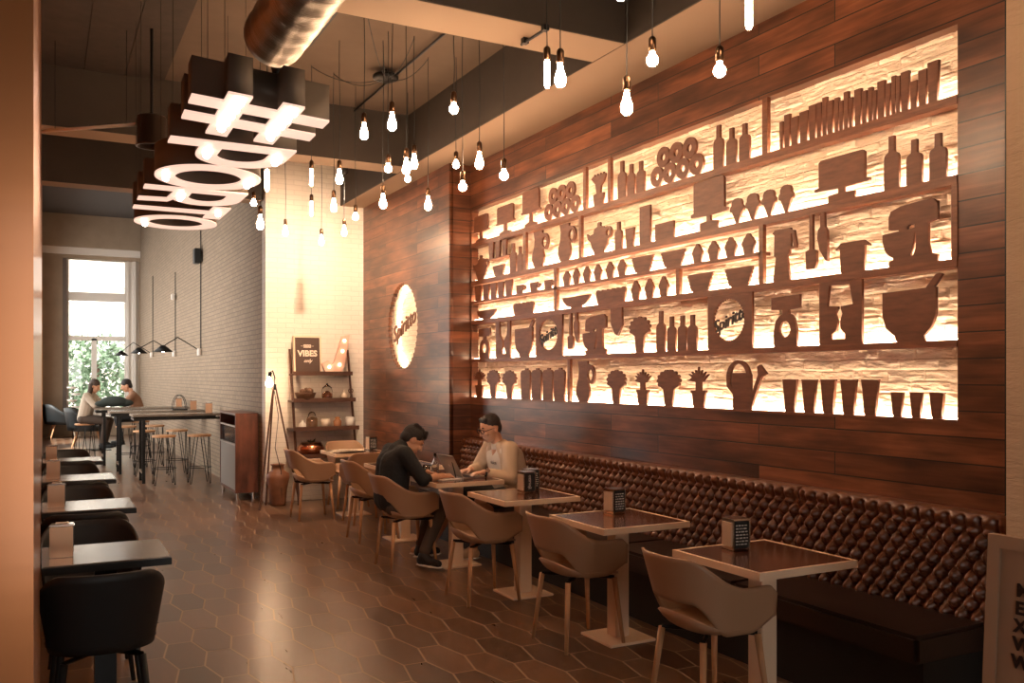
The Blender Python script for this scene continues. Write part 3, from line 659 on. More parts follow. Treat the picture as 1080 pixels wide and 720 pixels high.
# sign wall: script across the round opening and light ring behind it
me = text_mesh('Spiritto', SR * .50, .008, lambda u, v, w: Vector((w, -(u * math.cos(.31) - v * math.sin(.31)), u * math.sin(.31) + v * math.cos(.31))), shear=.45, offset=.001)
o = link('script_lettering', me, mat('brown_lettering', (.14, .05, .022), .5), loc=(XS + .02, SCY, SCZ)); setp(o, 'brown script lettering spanning the round lit opening in the far plank wall', 'lettering')
bm = NB()
n = 48
for k in range(n):
    a0, a1 = 2 * PI * k / n, 2 * PI * (k + 1) / n
    rr = (1.06, 1.10); q = []
    for a in (a0, a1):
        for r_ in rr: q.append((SCY + SRY * r_ * math.cos(a) - SCY, SCZ + SRZ * r_ * math.sin(a) - SCZ))
    vs = [bm.verts.new((x, q[i][0], q[i][1])) for x in (0, .008) for i in (0, 1, 3, 2)]
    bm.faces.new(vs[0:4]); bm.faces.new(vs[4:8][::-1])
    bm.faces.new((vs[0], vs[3], vs[7], vs[4])); bm.faces.new((vs[1], vs[2], vs[6], vs[5]))
o = obj('trim_20', bm, LED, loc=(XS + .0505, SCY, SCZ)); setp(o, kind='structure')  # glowing ring light on the back of the sign wall
# ================================================================== BANQUETTE
bq = thing('banquette', 'long chestnut leather banquette with deep buttoned back along the plank wall', 'banquette', (XW, 5.7, 0))
BE0, BE1 = 2.63, 8.79
edges = [2.63, 3.93, 5.19, 6.45, 7.71, 8.79]
DX, DZ = .084, .122
def tuft(y, z, y0, y1):
    nc = round((y1 - y0) / DX); dx = (y1 - y0) / nc
    u = (y - y0) / dx; v = (z - .47) / DZ
    if v > 3.5: return .25 + .75 * abs(math.cos(PI * u)) ** .7 * min(1, .35 + (v - 3.5) * 2)
    puff = (abs(math.sin(PI * (u + v))) * abs(math.sin(PI * (u - v)))) ** .62
    return puff
for y0, y1 in zip(edges, edges[1:]):
    bm = NB(); ny = int((y1 - y0) / .0105); nz = 50; z0, z1 = .44, .975; grid = []
    for j in range(nz + 1):
        r = []
        for i in range(ny + 1):
            y = y0 + .004 + (y1 - y0 - .008) * i / ny; z = z0 + (z1 - z0) * j / nz
            e = min(y - y0, y1 - y) / .03; e = min(1, max(0, e)) ** .5
            p = tuft(y, z, y0, y1) if z < .955 else 1
            lean = .035 * (z - z0) / (z1 - z0)
            x = 4.015 + lean - .064 * p * (.35 + .65 * e)
            if z > .95: x += (z - .95) * 1.1
            r.append(bm.verts.new((x - XW, y - 5.7, z)))
        grid.append(r)
    top = [bm.verts.new((-.002, v.co.y, v.co.z)) for v in grid[-1]]; bot = [bm.verts.new((-.002, v.co.y, v.co.z)) for v in grid[0]]
    for ra, rb in zip([bot] + grid, grid + [top]):
        for i in range(ny): bm.faces.new((ra[i], ra[i + 1], rb[i + 1], rb[i]))
    for s in (0, -1):
        col = [bot[s]] + [g[s] for g in grid] + [top[s]]
        bm.faces.new(col)
    o = obj('backrest_panel', bm, LEATHER, bq, True)
bm = NB(); bnds = [2.70, 3.93, 5.19, 6.45, 7.71, 8.79]
for y0, y1 in zip(bnds, bnds[1:]): 
    pass
for y0, y1 in zip(bnds, bnds[1:]):
    obj('seat_cushion', B(3.485 - XW, 4.0 - XW, y0 + .003 - 5.7, y1 - .003 - 5.7, .33, .462, .018), LEATHD, bq, False)
obj('plinth', B(3.55 - XW, 4.05 - XW, 2.72 - 5.7, 8.78 - 5.7, .0, .329), mat('plinth_dark', (.014, .012, .011), .6), bq)
# ================================================================== CHAIRS
def shell_bm(closed=False):
    bm = NB(); NS, NT = 56, 10; g = []
    for j in range(NT + 1):
        t = j / NT; r = []
        for i in range(NS + 1):
            s = -1 + 2 * i / NS; a = abs(s); sg = 1 if s > 0 else -1
            zt = .805 - .145 * ss(.22, .66, a) - .010 * ss(.9, 1, a)
            zb = .445 + .055 * ss(.72, 1, a) if closed else .590 - .150 * ss(.22, .50, a) + .060 * ss(.72, 1, a)
            k = ss(.90, 1.0, a); zt -= .03 * k * k; zb += .01 * k
            z = zb + (zt - zb) * t
            up = (z - .44) / .36
            if a <= .58:
                ph = a / .58 * PI / 2
                x = -.02 - (.185 + .075 * up) * math.cos(ph) ** .8 - .03 * up
                y = (.212 + .056 * up) * math.sin(ph) ** .85
            else:
                q = (a - .58) / .42
                x = -.02 - .03 * up * (1 - q) + q * .23; y = .212 + .056 * up + .010 * q - .03 * up * q
            r.append(bm.verts.new((x, y * sg, z)))
        g.append(r)
    for A, Bb in zip(g, g[1:]):
        for i in range(NS): bm.faces.new((A[i], A[i + 1], Bb[i + 1], Bb[i]))
    return bm
def seat_bm():
    bm = NB(); g = []; N = 28; M = 10
    c = bm.verts.new((.0, 0, .432))
    for j in range(1, M + 1):
        r = j / M; row_ = []
        for i in range(N):
            a = 2 * PI * i / N; ca, sa = math.cos(a), math.sin(a)
            rx = .235 if ca > 0 else .215; ex = .75
            x = rx * math.copysign(abs(ca) ** ex, ca) * r; y = .222 * math.copysign(abs(sa) ** ex, sa) * r
            z = .432 + .012 * r ** 2 + .030 * r ** 5 * (abs(sa) ** 2) + (.085 * r ** 6 * max(0, -ca) ** 2) - .02 * r ** 6 * max(0, ca) ** 2
            row_.append(bm.verts.new((x, y, z)))
        g.append(row_)
    for i in range(N): bm.faces.new((c, g[0][i], g[0][(i + 1) % N]))
    for A, Bb in zip(g, g[1:]):
        for i in range(N): bm.faces.new((A[i], Bb[i], Bb[(i + 1) % N], A[(i + 1) % N]))
    return bm
def solid(o, th, off=-1, sub=0):
    md = o.modifiers.new('s', 'SOLIDIFY'); md.thickness = th; md.offset = off
    if sub: m2 = o.modifiers.new('b', 'SUBSURF'); m2.levels = sub; m2.render_levels = sub
    bake(o)
    for p in o.data.polygons: p.use_smooth = True
    return o
def make_chair(name, label, cat, shm, lgm, closed=False):
    t = thing(name, label, cat)
    solid(obj('backrest', shell_bm(closed), shm, t), .013, 0)
    solid(obj('seat', seat_bm(), shm, t), .012, -1)
    bm = NB(); tube(bm, (-.165, -.155, .412), (.165, .155, .412), .012, n=8); tube(bm, (-.165, .155, .412), (.165, -.155, .412), .0115, n=8)
    obj('seat_frame', bm, BLACK, t)
    for sx in (-1, 1):
        for sy in (-1, 1):
            obj('leg', tube(NB(), (.165 * sx, .155 * sy, .41), (.205 * sx, .20 * sy, 0), .0175, .0115, 12), lgm, t, True)
    return t
LAB = 'taupe shell armchair with oak legs '
ch = make_chair('armchair', LAB + 'at the nearest table of the banquette row', 'chair', SHELL, OAK)
G1 = 'taupe armchairs along the banquette tables'
ch['group'] = G1; ch.location = (2.86, 3.38, 0)
for x, y, rz, lb in ((2.93, 4.69, 0, 'at the second nearest banquette table'), (2.88, 5.94, 0, 'at the table just in front of the two men'),
                     (2.78, 7.25, 0, 'that the man in black sits on'), (2.95, 8.62, 0, 'directly behind the seated man in black'),
                     (2.76, 10.2, 0, 'standing apart at the far left, beside the ladder shelf table'), (3.22, 9.66, PI / 2, 'turned away from the camera at the farthest table'), (3.42, 10.94, -PI / 2, 'facing the camera behind the farthest table')):
    dup(ch, (x, y, 0), rz, (LAB + lb).replace('taupe shell armchair with oak legs standing apart at the far left, beside the ladder shelf table','taupe armchair standing apart at the far left of the banquette row'))
bc = make_chair('armchair', 'x', 'chair', mat('black_shell', (.011, .013, .014), .55), BLACKP, True)
LY = [(4.69, 5.23), (6.56, 7.11), (8.46, 9.0), (10.33, 10.87)]
G2 = 'black armchairs along the left wall tables'
nm = ['nearest', 'second nearest', 'third nearest', 'farthest']
for k, (a, b_) in enumerate(LY):
    for q, (y, rz, w) in enumerate(((a - .27, PI / 2, 'on the near side'), (b_ + .19, -PI / 2, 'on the far side'))):
        lb = 'black shell armchair %s of the %s left wall table' % (w, nm[k])
        if k == 0 and q == 0: bc.location = (.235, y, 0); bc.rotation_euler = (0, 0, rz); bc['label'] = lb; bc['group'] = G2
        else: dup(bc, (.235, y, 0), rz, lb, G2)
# ================================================================== TABLES
def make_table():
    t = thing('cafe_table', '', 'table')
    bm = NB(); w = .315
    for a in ((-w, w, -w, -w + .018), (-w, w, w - .018, w), (-w, -w + .018, -w + .018, w - .018), (w - .018, w, -w + .018, w - .018)): box(bm, *a, .714, .75)
    box(bm, -w + .018, w - .018, -w + .018, w - .018, .716, .735)
    obj('tabletop', bm, CREAM, t)
    obj('inlay', B(-w + .0185, w - .0185, -w + .0185, w - .0185, .7355, .7485), INLAY, t)
    obj('pedestal', B(-.05, .05, -.05, .05, .0165, .713, .004), CREAM, t)
    obj('base_plate', B(-.17, .17, -.17, .17, 0, .016, .004), CREAM, t)
    return t
tb = make_table()
T = [(3.175, 3.35), (3.195, 4.64), (3.21, 5.92), (3.19, 7.11), (3.22, 8.45), (3.27, 10.25)]
tl = ['nearest to the camera', 'second from the camera', 'just in front of the two men', 'where the two men sit with the laptop', 'behind the two men holding the plate and drink', 'farthest, holding the magazines']
for i, (x, y) in enumerate(T):
    o = tb if i == 0 else dup(tb)
    o.location = (x, y, 0); o['label'] = 'square cream pedestal table ' + tl[i]; o['group'] = 'square tables along the banquette'
def make_ltable():
    t = thing('wall_table', '', 'table')
    obj('tabletop', B(-.283, .283, -.27, .27, .712, .7495, .004), TOPD, t)
    obj('edge_band', B(-.286, .286, -.273, .273, .708, .742, .002), BLACKP, t)
    obj('pedestal', B(-.05, .05, -.05, .05, .016, .707), BLACK, t)
    obj('base_plate', B(-.17, .17, -.17, .17, 0, .015, .004), BLACK, t)
    return t
lt = make_ltable()
for k, (a, b_) in enumerate(LY):
    o = lt if k == 0 else dup(lt)
    o.location = (.28, (a + b_) / 2, 0); o['label'] = '%s dark table with a grey wooden top by the left wall' % nm[k]; o['group'] = 'dark tables along the left wall'
# ================================================================== NAPKIN HOLDERS
PRINTM = mat('white_print', (.7, .66, .6), .6)
def make_holder(print_='menu'):
    t = thing('napkin_holder', '', 'napkin holder')
    obj('case', B(-.045, .045, -.05, .05, .008, .150, .006), BLACKP, t, False)
    bm = NB(); box(bm, -.053, -.0455, -.052, .052, .0, .158, .003); box(bm, .0455, .053, -.052, .052, 0, .158, .003)
    box(bm, -.053, .053, -.052, .052, .1505, .160, .003)
    obj('chrome_frame', bm, CHROME, t)
    obj('napkins', B(-.058, -.0535, -.040, .040, .02, .140), mat('napkin_face', (.62, .44, .30), .5), t)
    # printed side panel facing the near end of the room
    bm = NB(); random.seed(3)
    for r in range(7):
        x = -.036
        while x < .03:
            w = random.uniform(.006, .02); box(bm, x, min(x + w, .036), -.0518, -.0505, .13 - r * .016 - .006, .13 - r * .016); x += w + .006
    if print_ == 'menu': obj('printed_text', bm, PRINTM, t)
    else:
        bm.free()
        me = text_mesh('Spiritto', .036, .0005, lambda u, v, w: Vector((v, -.0512 + w, .08 + u)), shear=.2); link('printed_text', me, PRINTM, t)
    return t
h1 = make_holder(); h2 = make_holder('vertical')
G3 = 'napkin holders on the banquette tables'
TZ = .7505
def seth(o, x, y, rz, lb, g=G3, z=TZ): o.location = (x, y, z); o.rotation_euler = (0, 0, rz); o['label'] = lb; o['group'] = g
seth(h1, 3.165, 3.53, -.12, 'chrome and black napkin holder on the nearest banquette table')
seth(dup(h1), 3.30, 4.83, .10, 'chrome and black napkin holder on the second banquette table')
seth(h2, 3.285, 6.0, .05, 'napkin holder with vertical lettering, front one of the pair on a table')
seth(dup(h1), 3.40, 6.14, .1, 'napkin holder behind the one with vertical lettering')
seth(dup(h1), 3.52, 10.33, .1, 'napkin holder on the farthest banquette table beside the magazines')
G4 = 'napkin holders on the left wall tables'
for k, (a, b_) in enumerate(LY):
    o = thing('napkin_holder', '', 'napkin holder') if k == 0 else None
    if k == 0:
        obj('case', B(-.050, .050, -.040, .040, .006, .150, .006), BLACKP, o)
        obj('steel_frame', B(-.056, .056, -.036, .036, .143, .160, .006), CHROME, o)
        obj('front_plate', B(-.052, .052, -.048, -.0405, .0, .150, .003), mat('bronze_plate', (.72, .45, .28), .3, metal=.85), o)
        obj('napkins', B(-.03, .03, -.02, .02, .1605, .166, .002), PAPER, o); hl = o
    else: o = dup(hl)
    o.location = (.085, a + .25, TZ); o.rotation_euler = (0, 0, -.1); o['label'] = 'bronze fronted napkin holder on the %s left wall table' % nm[k]; o['group'] = G4
# ================================================================== PENDANT BULBS
def bulb_prof(kind, w):
    r = w / 2
    if kind == 'st': return [(.012, 0), (.013, -.018), (r * .55, -.04), (r * .85, -.07), (r, -.092), (r * .85, -.115), (r * .5, -.128), (0, -.132)], .132
    if kind == 'globe': return [(.012, 0), (.014, -.012)] + [(r * math.sin(a), -.018 - r + r * math.cos(a) * 1.0) for a in [PI * k / 10 for k in range(2, 10)]] + [(0, -.018 - 2 * r)], .02 + 2 * r
    return [(.010, 0), (r, -.015), (r, -.15), (r * .6, -.162), (0, -.165)], .165
BL = [(661, 108, 'st', 4.60, 'large teardrop bulb low in front of the upper plank wall'), (688, 62, 'globe', 4.55, 'round bulb against the tan soffit above the niche'), (759, 73, 'globe', 4.35, 'round bulb hanging in front of the planks above the bottle cutouts'),
      (790, 12, 'tube', 4.0, 'tube bulb at the top edge of the room, rightmost of all'), (577, 78, 'tube', 5.05, 'long tube bulb next to a big teardrop bulb under the beam'), (591, 79, 'st', 4.70, 'big teardrop bulb next to the long tube bulb'),
      (478.6, 114, 'globe', 6.0, 'round bulb in front of the dark recess side'), (505.6, 169, 'st', 6.6, 'teardrop bulb just left of a round bulb at the niche corner'), (531.5, 184, 'globe', 6.2, 'round bulb at the upper left niche corner'),
      (488, 196, 'globe', 6.6, 'round bulb over the pilaster corner'), (481, 173, 'globe', 8.0, 'small bulb above the pilaster'), (413.5, 128, 'st', 6.2, 'bright teardrop bulb right under the ceiling rose'),
      (384, 138, 'st', 6.7, 'teardrop bulb left of the ceiling rose'), (428.5, 175, 'st', 6.9, 'bright teardrop bulb, left of the close pair in the middle cluster'), (436.8, 170, 'st', 7.5, 'teardrop bulb, right of the close pair in the middle cluster'),
      (430, 188, 'globe', 9.0, 'tiny round bulb below the close pair'), (409.5, 177, 'globe', 7.4, 'round bulb left of the close pair'), (404, 212, 'st', 7.6, 'teardrop bulb in front of the far end of the sign wall'),
      (451.5, 214, 'st', 8.0, 'teardrop bulb in front of the pale part of the sign wall'), (358, 186, 'st', 7.6, 'teardrop bulb in front of the right edge of the white brick wall top'), (352, 216, 'st', 8.4, 'teardrop bulb hanging below the soffit corner on the white wall'),
      (375, 228, 'globe', 8.8, 'round bulb at the corner of white wall and sign wall'), (328.5, 187, 'tube', 8.2, 'upper of two tube bulbs in front of the white wall'), (328.5, 220, 'tube', 9.6, 'lower of two tube bulbs in front of the white wall'),
      (363, 243, 'st', 10.4, 'small teardrop bulb, low and far right on the white wall'), (339, 253, 'st', 10.8, 'lowest small teardrop bulb in front of the white wall'), (301, 243, 'st', 10.6, 'small teardrop bulb low at the left of the white wall'),
      (274.5, 234, 'st', 7.6, 'teardrop bulb left of the white wall corner'), (267.5, 213.5, 'globe', 9.2, 'small round bulb left of the white wall corner'), (281.5, 190, 'tube', 6.6, 'tube bulb beside the hanging letters at the white wall corner'),
      (655, -14, 'st', 4.2, 'bulb at the top edge above the dark beam corner')]
protos = {}
def ceil_z(X, Y):
    if X > XSOF - .012: return ZTOP
    if (5.07 < Y < 5.495) or (9.17 < Y < 9.545): return ZTOP
    if Y < 5.07: return ZREC - .02
    return ZREC
BPOS = []
def pendant(i, X, Y, Z, kind, w, label, group='pendant bulbs scattered over the tables'):
    key = (kind,)
    prof, L = bulb_prof(kind, w)
    t = thing('pendant_bulb', label, 'light bulb', (X, Y, Z), 0, group)
    if key not in protos:
        b_ = obj('bulb', lathe(NB(), prof, 14), BULB, t, True); s_ = obj('socket', lathe(NB(), [(0, .075), (.012, .072), (.020, .06), (.021, .0), (.0145, -.004), (0, -.005)], 12), mat('socket_bronze', (.10, .055, .03), .3, metal=.9), t, True)
        protos[key] = (b_.data, s_.data)
    else:
        link('bulb', protos[key][0], None, t); link('socket', protos[key][1], None, t)
    zc = ceil_z(X, Y)
    path_pts = [(0, 0, .070)]
    for k in range(1, 9):
        f_ = k / 8; path_pts.append((.012 * math.sin(f_ * 5 + i) * f_ * (1 - f_) * 4 * .5, .01 * math.sin(f_ * 7 + i) * f_ * (1 - f_) * 2, .07 + (zc - Z - .07) * f_))
    obj('cable', path(NB(), path_pts, .0032, 5), BLACKP, t)
    BPOS.append((X, Y, Z, zc))
    return t
for i, (x, y, kind, Zc, lb) in enumerate(BL):
    w = {'st': .064, 'globe': .062, 'tube': .030}[kind]
    L = bulb_prof(kind, w)[1]
    X, Y, Z = at_depth(x, y, Zc)
    pendant(i, X, Y, Z + L / 2, kind, w, 'glowing ' + lb)
# bulbs of the same cluster nearer than the frame shows (behind and above the camera)
for i, (X, Y, Z) in enumerate(((2.0, -1.4, 3.2),)):
    pendant(50 + i, X, Y, Z, 'st', .064, 'glowing teardrop bulb of the near cluster above the entrance side', 'pendant bulbs near the entrance')
# ceiling rose, rail and swagged cables
rx, ry = on_z(406.7, 82, 4.42)
t = thing('ceiling_rose', 'dark round ceiling rose with swagged cables above the bulb cluster', 'ceiling rose', (rx, ry, 4.42))
obj('disc', lathe(NB(), [(0, .03), (.10, .03), (.12, .015), (.12, -.01), (.10, -.02), (0, -.02)], 28), BLACK, t, True)
obj('stem', tube(NB(), (0, 0, .03), (0, 0, .079), .012), BLACK, t)
for i in (12, 17, 20, 22, 14, 18):
    X, Y, Z, zc = BPOS[i]
    if zc < 4.4: continue
    p = [(X - rx) * f_ for f_ in (0,)]
    pts = []
    for k in range(11):
        f_ = k / 10; pts.append(((X - rx) * f_, (Y - ry) * f_, .0 + (4.485 - 4.42) * f_ - .18 * 4 * f_ * (1 - f_) * .5))
    obj('swag_cable', path(NB(), pts, .004, 5), BLACKP, t)
t = setp(obj('conduit', tube(NB(), (2.93, 5.55, 4.46), (2.93, 9.15, 4.46), .012), BLACK), 'thin black conduit running along the brown ceiling past the rose', 'conduit')
x0, y0 = on_z(351, 13, 4.49)
t = setp(obj('ceiling_slot', B(x0 - .03, x0 + .03, 5.55, 7.6, 4.475, 4.498), BLACKP), 'black linear slot on the ceiling beside the duct', 'ceiling vent')
xa, ya = on_z(550, 47, 3.9); xb, yb = on_z(575, 31, 3.9)
t = thing('track_light', 'short black track with two clips under the beam', 'track light', (xb, yb, 3.9))
obj('rail', tube(NB(), (xa - xb, 5.10 - yb if False else ya - yb, 0), (0, 0, 0), .010), BLACK, t)
obj('clip', B(-.02, .02, -.02, .02, -.01, .028), BLACK, t); obj('clip', B((xa - xb) * .85 - .02, (xa - xb) * .85 + .02, (ya - yb) * .85 - .02, (ya - yb) * .85 + .02, -.01, .028), BLACK, t)
# duct
t = thing('air_duct', 'large round galvanised duct under the ceiling on the left', 'duct', (1.24, 2.0, 3.69))
bm = NB(); n = 40; rings_ = []
for k in range(131):
    y = -5.1 + k * (8.55 / 130); r = .178 + .007 * math.sin(k * 2.1)
    rings_.append([bm.verts.new((r * math.cos(2 * PI * i / n), y, r * math.sin(2 * PI * i / n))) for i in range(n)])
for a, b_ in zip(rings_, rings_[1:]):
    for i in range(n): bm.faces.new((a[i], a[(i + 1) % n], b_[(i + 1) % n], b_[i]))
bm.faces.new(rings_[0]); bm.faces.new(rings_[-1]); obj('pipe', bm, DUCT, t, True)
for y in (-2, .5, 2.9): obj('hanger', B(-.006, .006, y - .015, y + .015, .185, .788), BLACK, t)
sx, sy, sz = at_depth(289, 70, 5.6)
t = thing('spotlight', 'small black ceiling spotlight at the end of the duct', 'spotlight', (sx, sy, sz))
obj('lamp_head', tube(NB(), (0, 0, .05), (.03, -.04, -.06), .035, .045, 20), BLACK, t, True); obj('stem', tube(NB(), (0, 0, .04), (0, 0, ceil_z(sx, sy) - sz - .001), .008), BLACK, t)
sx, sy, sz = at_depth(160, 140, 7.3)
t = thing('cylinder_downlight', 'large dark cylindrical ceiling lamp left of the hanging letters', 'ceiling lamp', (sx, sy, sz))
bm = lathe(NB(), [(.0, .13), (.11, .13), (.115, .12), (.115, -.10), (.125, -.105), (.125, -.115), (.105, -.115), (.10, -.09), (0, -.08)], 32); obj('lamp_body', bm, mat('dark_bronze', (.06, .04, .03), .35, metal=.7), t, True)
obj('stem', tube(NB(), (0, 0, .13), (0, 0, ZREC - sz - .001), .012), BLACK, t)
a = at_depth(43.5, 138.5, 7.6); b_ = at_depth(144, 131, 7.3)
t = thing('tube_light', 'thin pale tube running to the dark cylindrical lamp', 'tube light', a)
obj('tube', tube(NB(), (0, 0, 0), tuple(b_[k] - a[k] for k in range(3)), .014), mat('pale_tube', (.75, .72, .66), .4), t, True)
for f_ in (.15, .9): obj('hanger', tube(NB(), tuple((b_[k] - a[k]) * f_ for k in range(2)) + ((b_[2] - a[2]) * f_ + .014,), tuple((b_[k] - a[k]) * f_ for k in range(2)) + (ZREC - a[2] - .001,), .003, n=5), BLACK, t)
# ================================================================== HANGING LETTERS  # P O R T O
ZL = 3.0; HL = .205
def letter(name, label, loops, bulbs, rz=0, cx=None, cy=None, rings=None):
    xs = [p[0] for l in loops[:1] for p in l]; ys = [p[1] for l in loops[:1] for p in l]
    ox, oy = (min(xs) + max(xs)) / 2, (min(ys) + max(ys)) / 2
    t = thing('hanging_letter', label, 'illuminated letter', (ox, oy, ZL), rz, 'illuminated letters hanging in a line')
    rel = [[(x - ox, y - oy) for x, y in l] for l in loops]
    me = loops_mesh(rel, .012, lambda u, v, w: Vector((u, v, w + .006))); link('lit_face', me, SIGNF, t)
    me = loops_mesh(rel, HL - .02, lambda u, v, w: Vector((u, v, w + .0125 + (HL - .02) / 2))); link('housing', me, SIGNS, t)
    for bx, by in bulbs:
        obj('lamp', ball(NB(), (bx - ox, by - oy, -.012), .024, u=10, v=8), SIGNB, t, True)
    for hx in (min(xs) - ox + .12, max(xs) - ox - .12):
        pass
    # hangers from the housing to the ceiling
    px, py = rel[0][0]
    for (px, py) in (rel[0][0], rel[0][len(rel[0]) // 2]):
        px *= .9; py *= .9
    zc = ceil_z(ox, oy)
    for s in (-1, 1):
        q = min(rel[0], key=lambda p: abs(p[0] + .27) + abs(p[1] - s * .3) * .6) if oy < 5.9 else min(rel[0], key=lambda p: abs(p[0] - s * .3) + abs(p[1]) * .2)
        hxp, hyp = q[0] * .96, q[1] * .93
        obj('hanger', tube(NB(), (hxp, hyp, HL - .05), (hxp, hyp, ceil_z(ox + hxp, oy + hyp) - ZL - .001), .0016, n=5), BLACK, t)
    return t
def circ(cx, cy, rx, ry, n=48, a0=0, a1=360, close=False):
    m_ = n if not close else n
    return [(cx + rx * math.cos(math.radians(a0 + (a1 - a0) * k / m_)), cy + ry * math.sin(math.radians(a0 + (a1 - a0) * k / m_))) for k in range(m_ + (1 if close else 0))]
# hash: one outline with nine cells hole
xl, xr = .645, 1.365
def hash_loops():
    ya, yb, yc, yd = 4.615, 4.755, 4.91, 5.05; c1, c2, c3, c4 = .80, .92, 1.075, 1.19; y0, y1 = 4.47, 5.26
    out = [(xl, ya), (c1, ya), (c1, y0), (c2, y0), (c2, ya), (c3, ya), (c3, y0), (c4, y0), (c4, ya), (xr, ya), (xr, yb), (c4, yb), (c4, yc), (xr, yc), (xr, yd), (c4, yd), (c4, y1), (c3, y1), (c3, yd), (c2, yd), (c2, y1), (c1, y1), (c1, yd), (xl, yd), (xl, yc), (c1, yc), (c1, yb), (xl, yb)]
    sk = lambda l: [(x + .02 * (y - 4.9), y + .19 * (x - 1.005)) for x, y in l]
    return [sk(out), sk([(c2, yb), (c3, yb), (c3, yc), (c2, yc)])]
letter('hash', 'illuminated hash sign, nearest of the hanging row', hash_loops(), [(.86, 4.50 + .13 * k) for k in range(5)] + [(1.135, 4.56 + .13 * k) for k in range(5)])
bowlP = [(xl, 5.40), (1.365, 5.40), (1.365, 5.70)] + circ(1.095, 5.70, .27, .29, 20, 0, 180, True) + [(.825, 5.535), (xl, 5.535)]
letter('p', 'illuminated letter P hanging behind the hash sign', [bowlP, [(.95, 5.535), (1.24, 5.535), (1.24, 5.70)] + circ(1.095, 5.70, .145, .16, 14, 0, 180, True)[1:]], [(.885, 5.60), (.885, 5.68), (1.30, 5.60), (1.30, 5.68)])
letter('o', 'illuminated letter O hanging between P and R', [circ(1.01, 6.41, .345, .385), circ(1.01, 6.41, .215, .245)], [(.73, 6.36), (.74, 6.46), (1.29, 6.36), (1.28, 6.46)])
Rl = [(xl, 6.84), (1.365, 6.84), (1.365, 7.14)] + circ(1.11, 7.14, .255, .31, 20, 0, 150, True) + [(.86, 7.40), (xl, 7.44), (xl, 7.31), (.84, 7.28), (.86, 6.97), (xl, 6.97)]
letter('r', 'illuminated letter R hanging in front of the T', [Rl, [(.98, 6.97), (1.24, 6.97), (1.24, 7.14)] + circ(1.11, 7.14, .13, .17, 12, 0, 180, True)[1:]], [(.92, 7.05), (.92, 7.15)])
letter('t', 'illuminated letter T hanging before the last O', [[(xl, 7.71), (1.22, 7.71), (1.22, 7.50), (1.36, 7.50), (1.36, 8.04), (1.22, 8.04), (1.22, 7.84), (xl, 7.84)]], [(1.29, 7.7)])
letter('o', 'illuminated letter O, farthest of the hanging row', [circ(1.05, 8.42, .345, .36), circ(1.05, 8.42, .225, .235)], [(.78, 8.36), (.80, 8.5)])
# ================================================================== FAR CORNER: ladder shelf, tripod lamp, vase, cabinet
def P(x, y): return on_y(x, y, YB - .02)
Yf = YB - .03
def pzs(x, y, Y): X, Z = on_y(x, y, Y); return X, Z
xl_, zt = pzs(306, 368, YB - .05); xr_, _ = pzs(367, 362, YB - .05)
xbl, _ = pzs(312, 500, YB - .40); xbr, _ = pzs(389, 500, YB - .40)
lad = thing('ladder_shelf', 'dark leaning ladder shelf against the white brick wall', 'shelf', ((xl_ + xr_) / 2, YB - .2, 0))
lx, ly = lad.location.x, lad.location.y
DW = mat('walnut', (.085, .035, .018), .5, var=.3, vscale=8)
for xa, xb in ((xl_, xl_ + .02), (xr_, xr_ + .05)):
    bm = NB(); tube(bm, (xb - lx, YB - .42 - ly, 0), (xa - lx, YB - .03 - ly, zt), .017, n=4); obj('side_rail', bm, DW, lad)
SHY = [(394, .25), (422, .31), (452, .37), (481, .42)]
SZ = []
for yy, dp in SHY:
    Yq = YB - dp; _, z = on_y(340, yy, Yq); SZ.append((z, Yq))
    xa, _ = on_y(309.5, yy, Yq); xb, _ = on_y(372 + (yy - 394) * .12, yy, Yq)
    bm = NB(); box(bm, xa - lx, xb - lx, Yq - ly, YB - .01 - ly, z - .022, z); box(bm, xa - lx, xb - lx, Yq - ly, Yq + .015 - ly, z, z + .03)
    obj('shelf_board', bm, DW, lad)
def on_sh(x, k, dy=.1): z, Yq = SZ[k]; X, _ = on_y(x, 400, Yq + dy); return X, Yq + dy, z + .0006
# framed poster
X, Y, Z = on_sh(325, 0, .12)
po = thing('framed_poster', 'framed dark poster reading good vibes only on the ladder shelf', 'poster', (X, Y, Z)); po.rotation_euler = (-.10, 0, 0)
w, h = .185, .50
bm = NB(); box(bm, -w, w, 0, .02, 0, .022); box(bm, -w, w, 0, .02, h - .022, h); box(bm, -w, -w + .022, 0, .02, .022, h - .022); box(bm, w - .022, w, 0, .02, .022, h - .022)
obj('frame', bm, CREAM, po); pb = obj('print', B(-w + .0222, w - .0222, .008, .015, .0222, h - .0222), mat('poster_brown', (.075, .04, .026), .6), po)
PW = mat('poster_cream', (.85, .70, .55), .7)
def ptxt(s, size, z, off=0, sh=0, m=PW):
    link('lettering', text_mesh(s, size, .001, lambda u, v, w_: Vector((u, .0065 - w_, z + v)), shear=sh, offset=off), m, pb)
ptxt('VIBES', .108, .265, .004); ptxt('only', .062, .17, .001, .4)
obj('label_band', B(-.05, .05, .0065, .0079, .345, .385), PW, pb); ptxt('GOOD', .036, .365, .0005, 0, mat('poster_brown', (0, 0, 0)))
obj('rule_line', B(-.085, -.056, .0068, .0079, .363, .367), PW, pb); obj('rule_line', B(.056, .085, .0068, .0079, .363, .367), PW, pb)
for v in pb.children:
    if v.name.startswith('lettering') and v.data.vertices[0].co.y > 0: pass
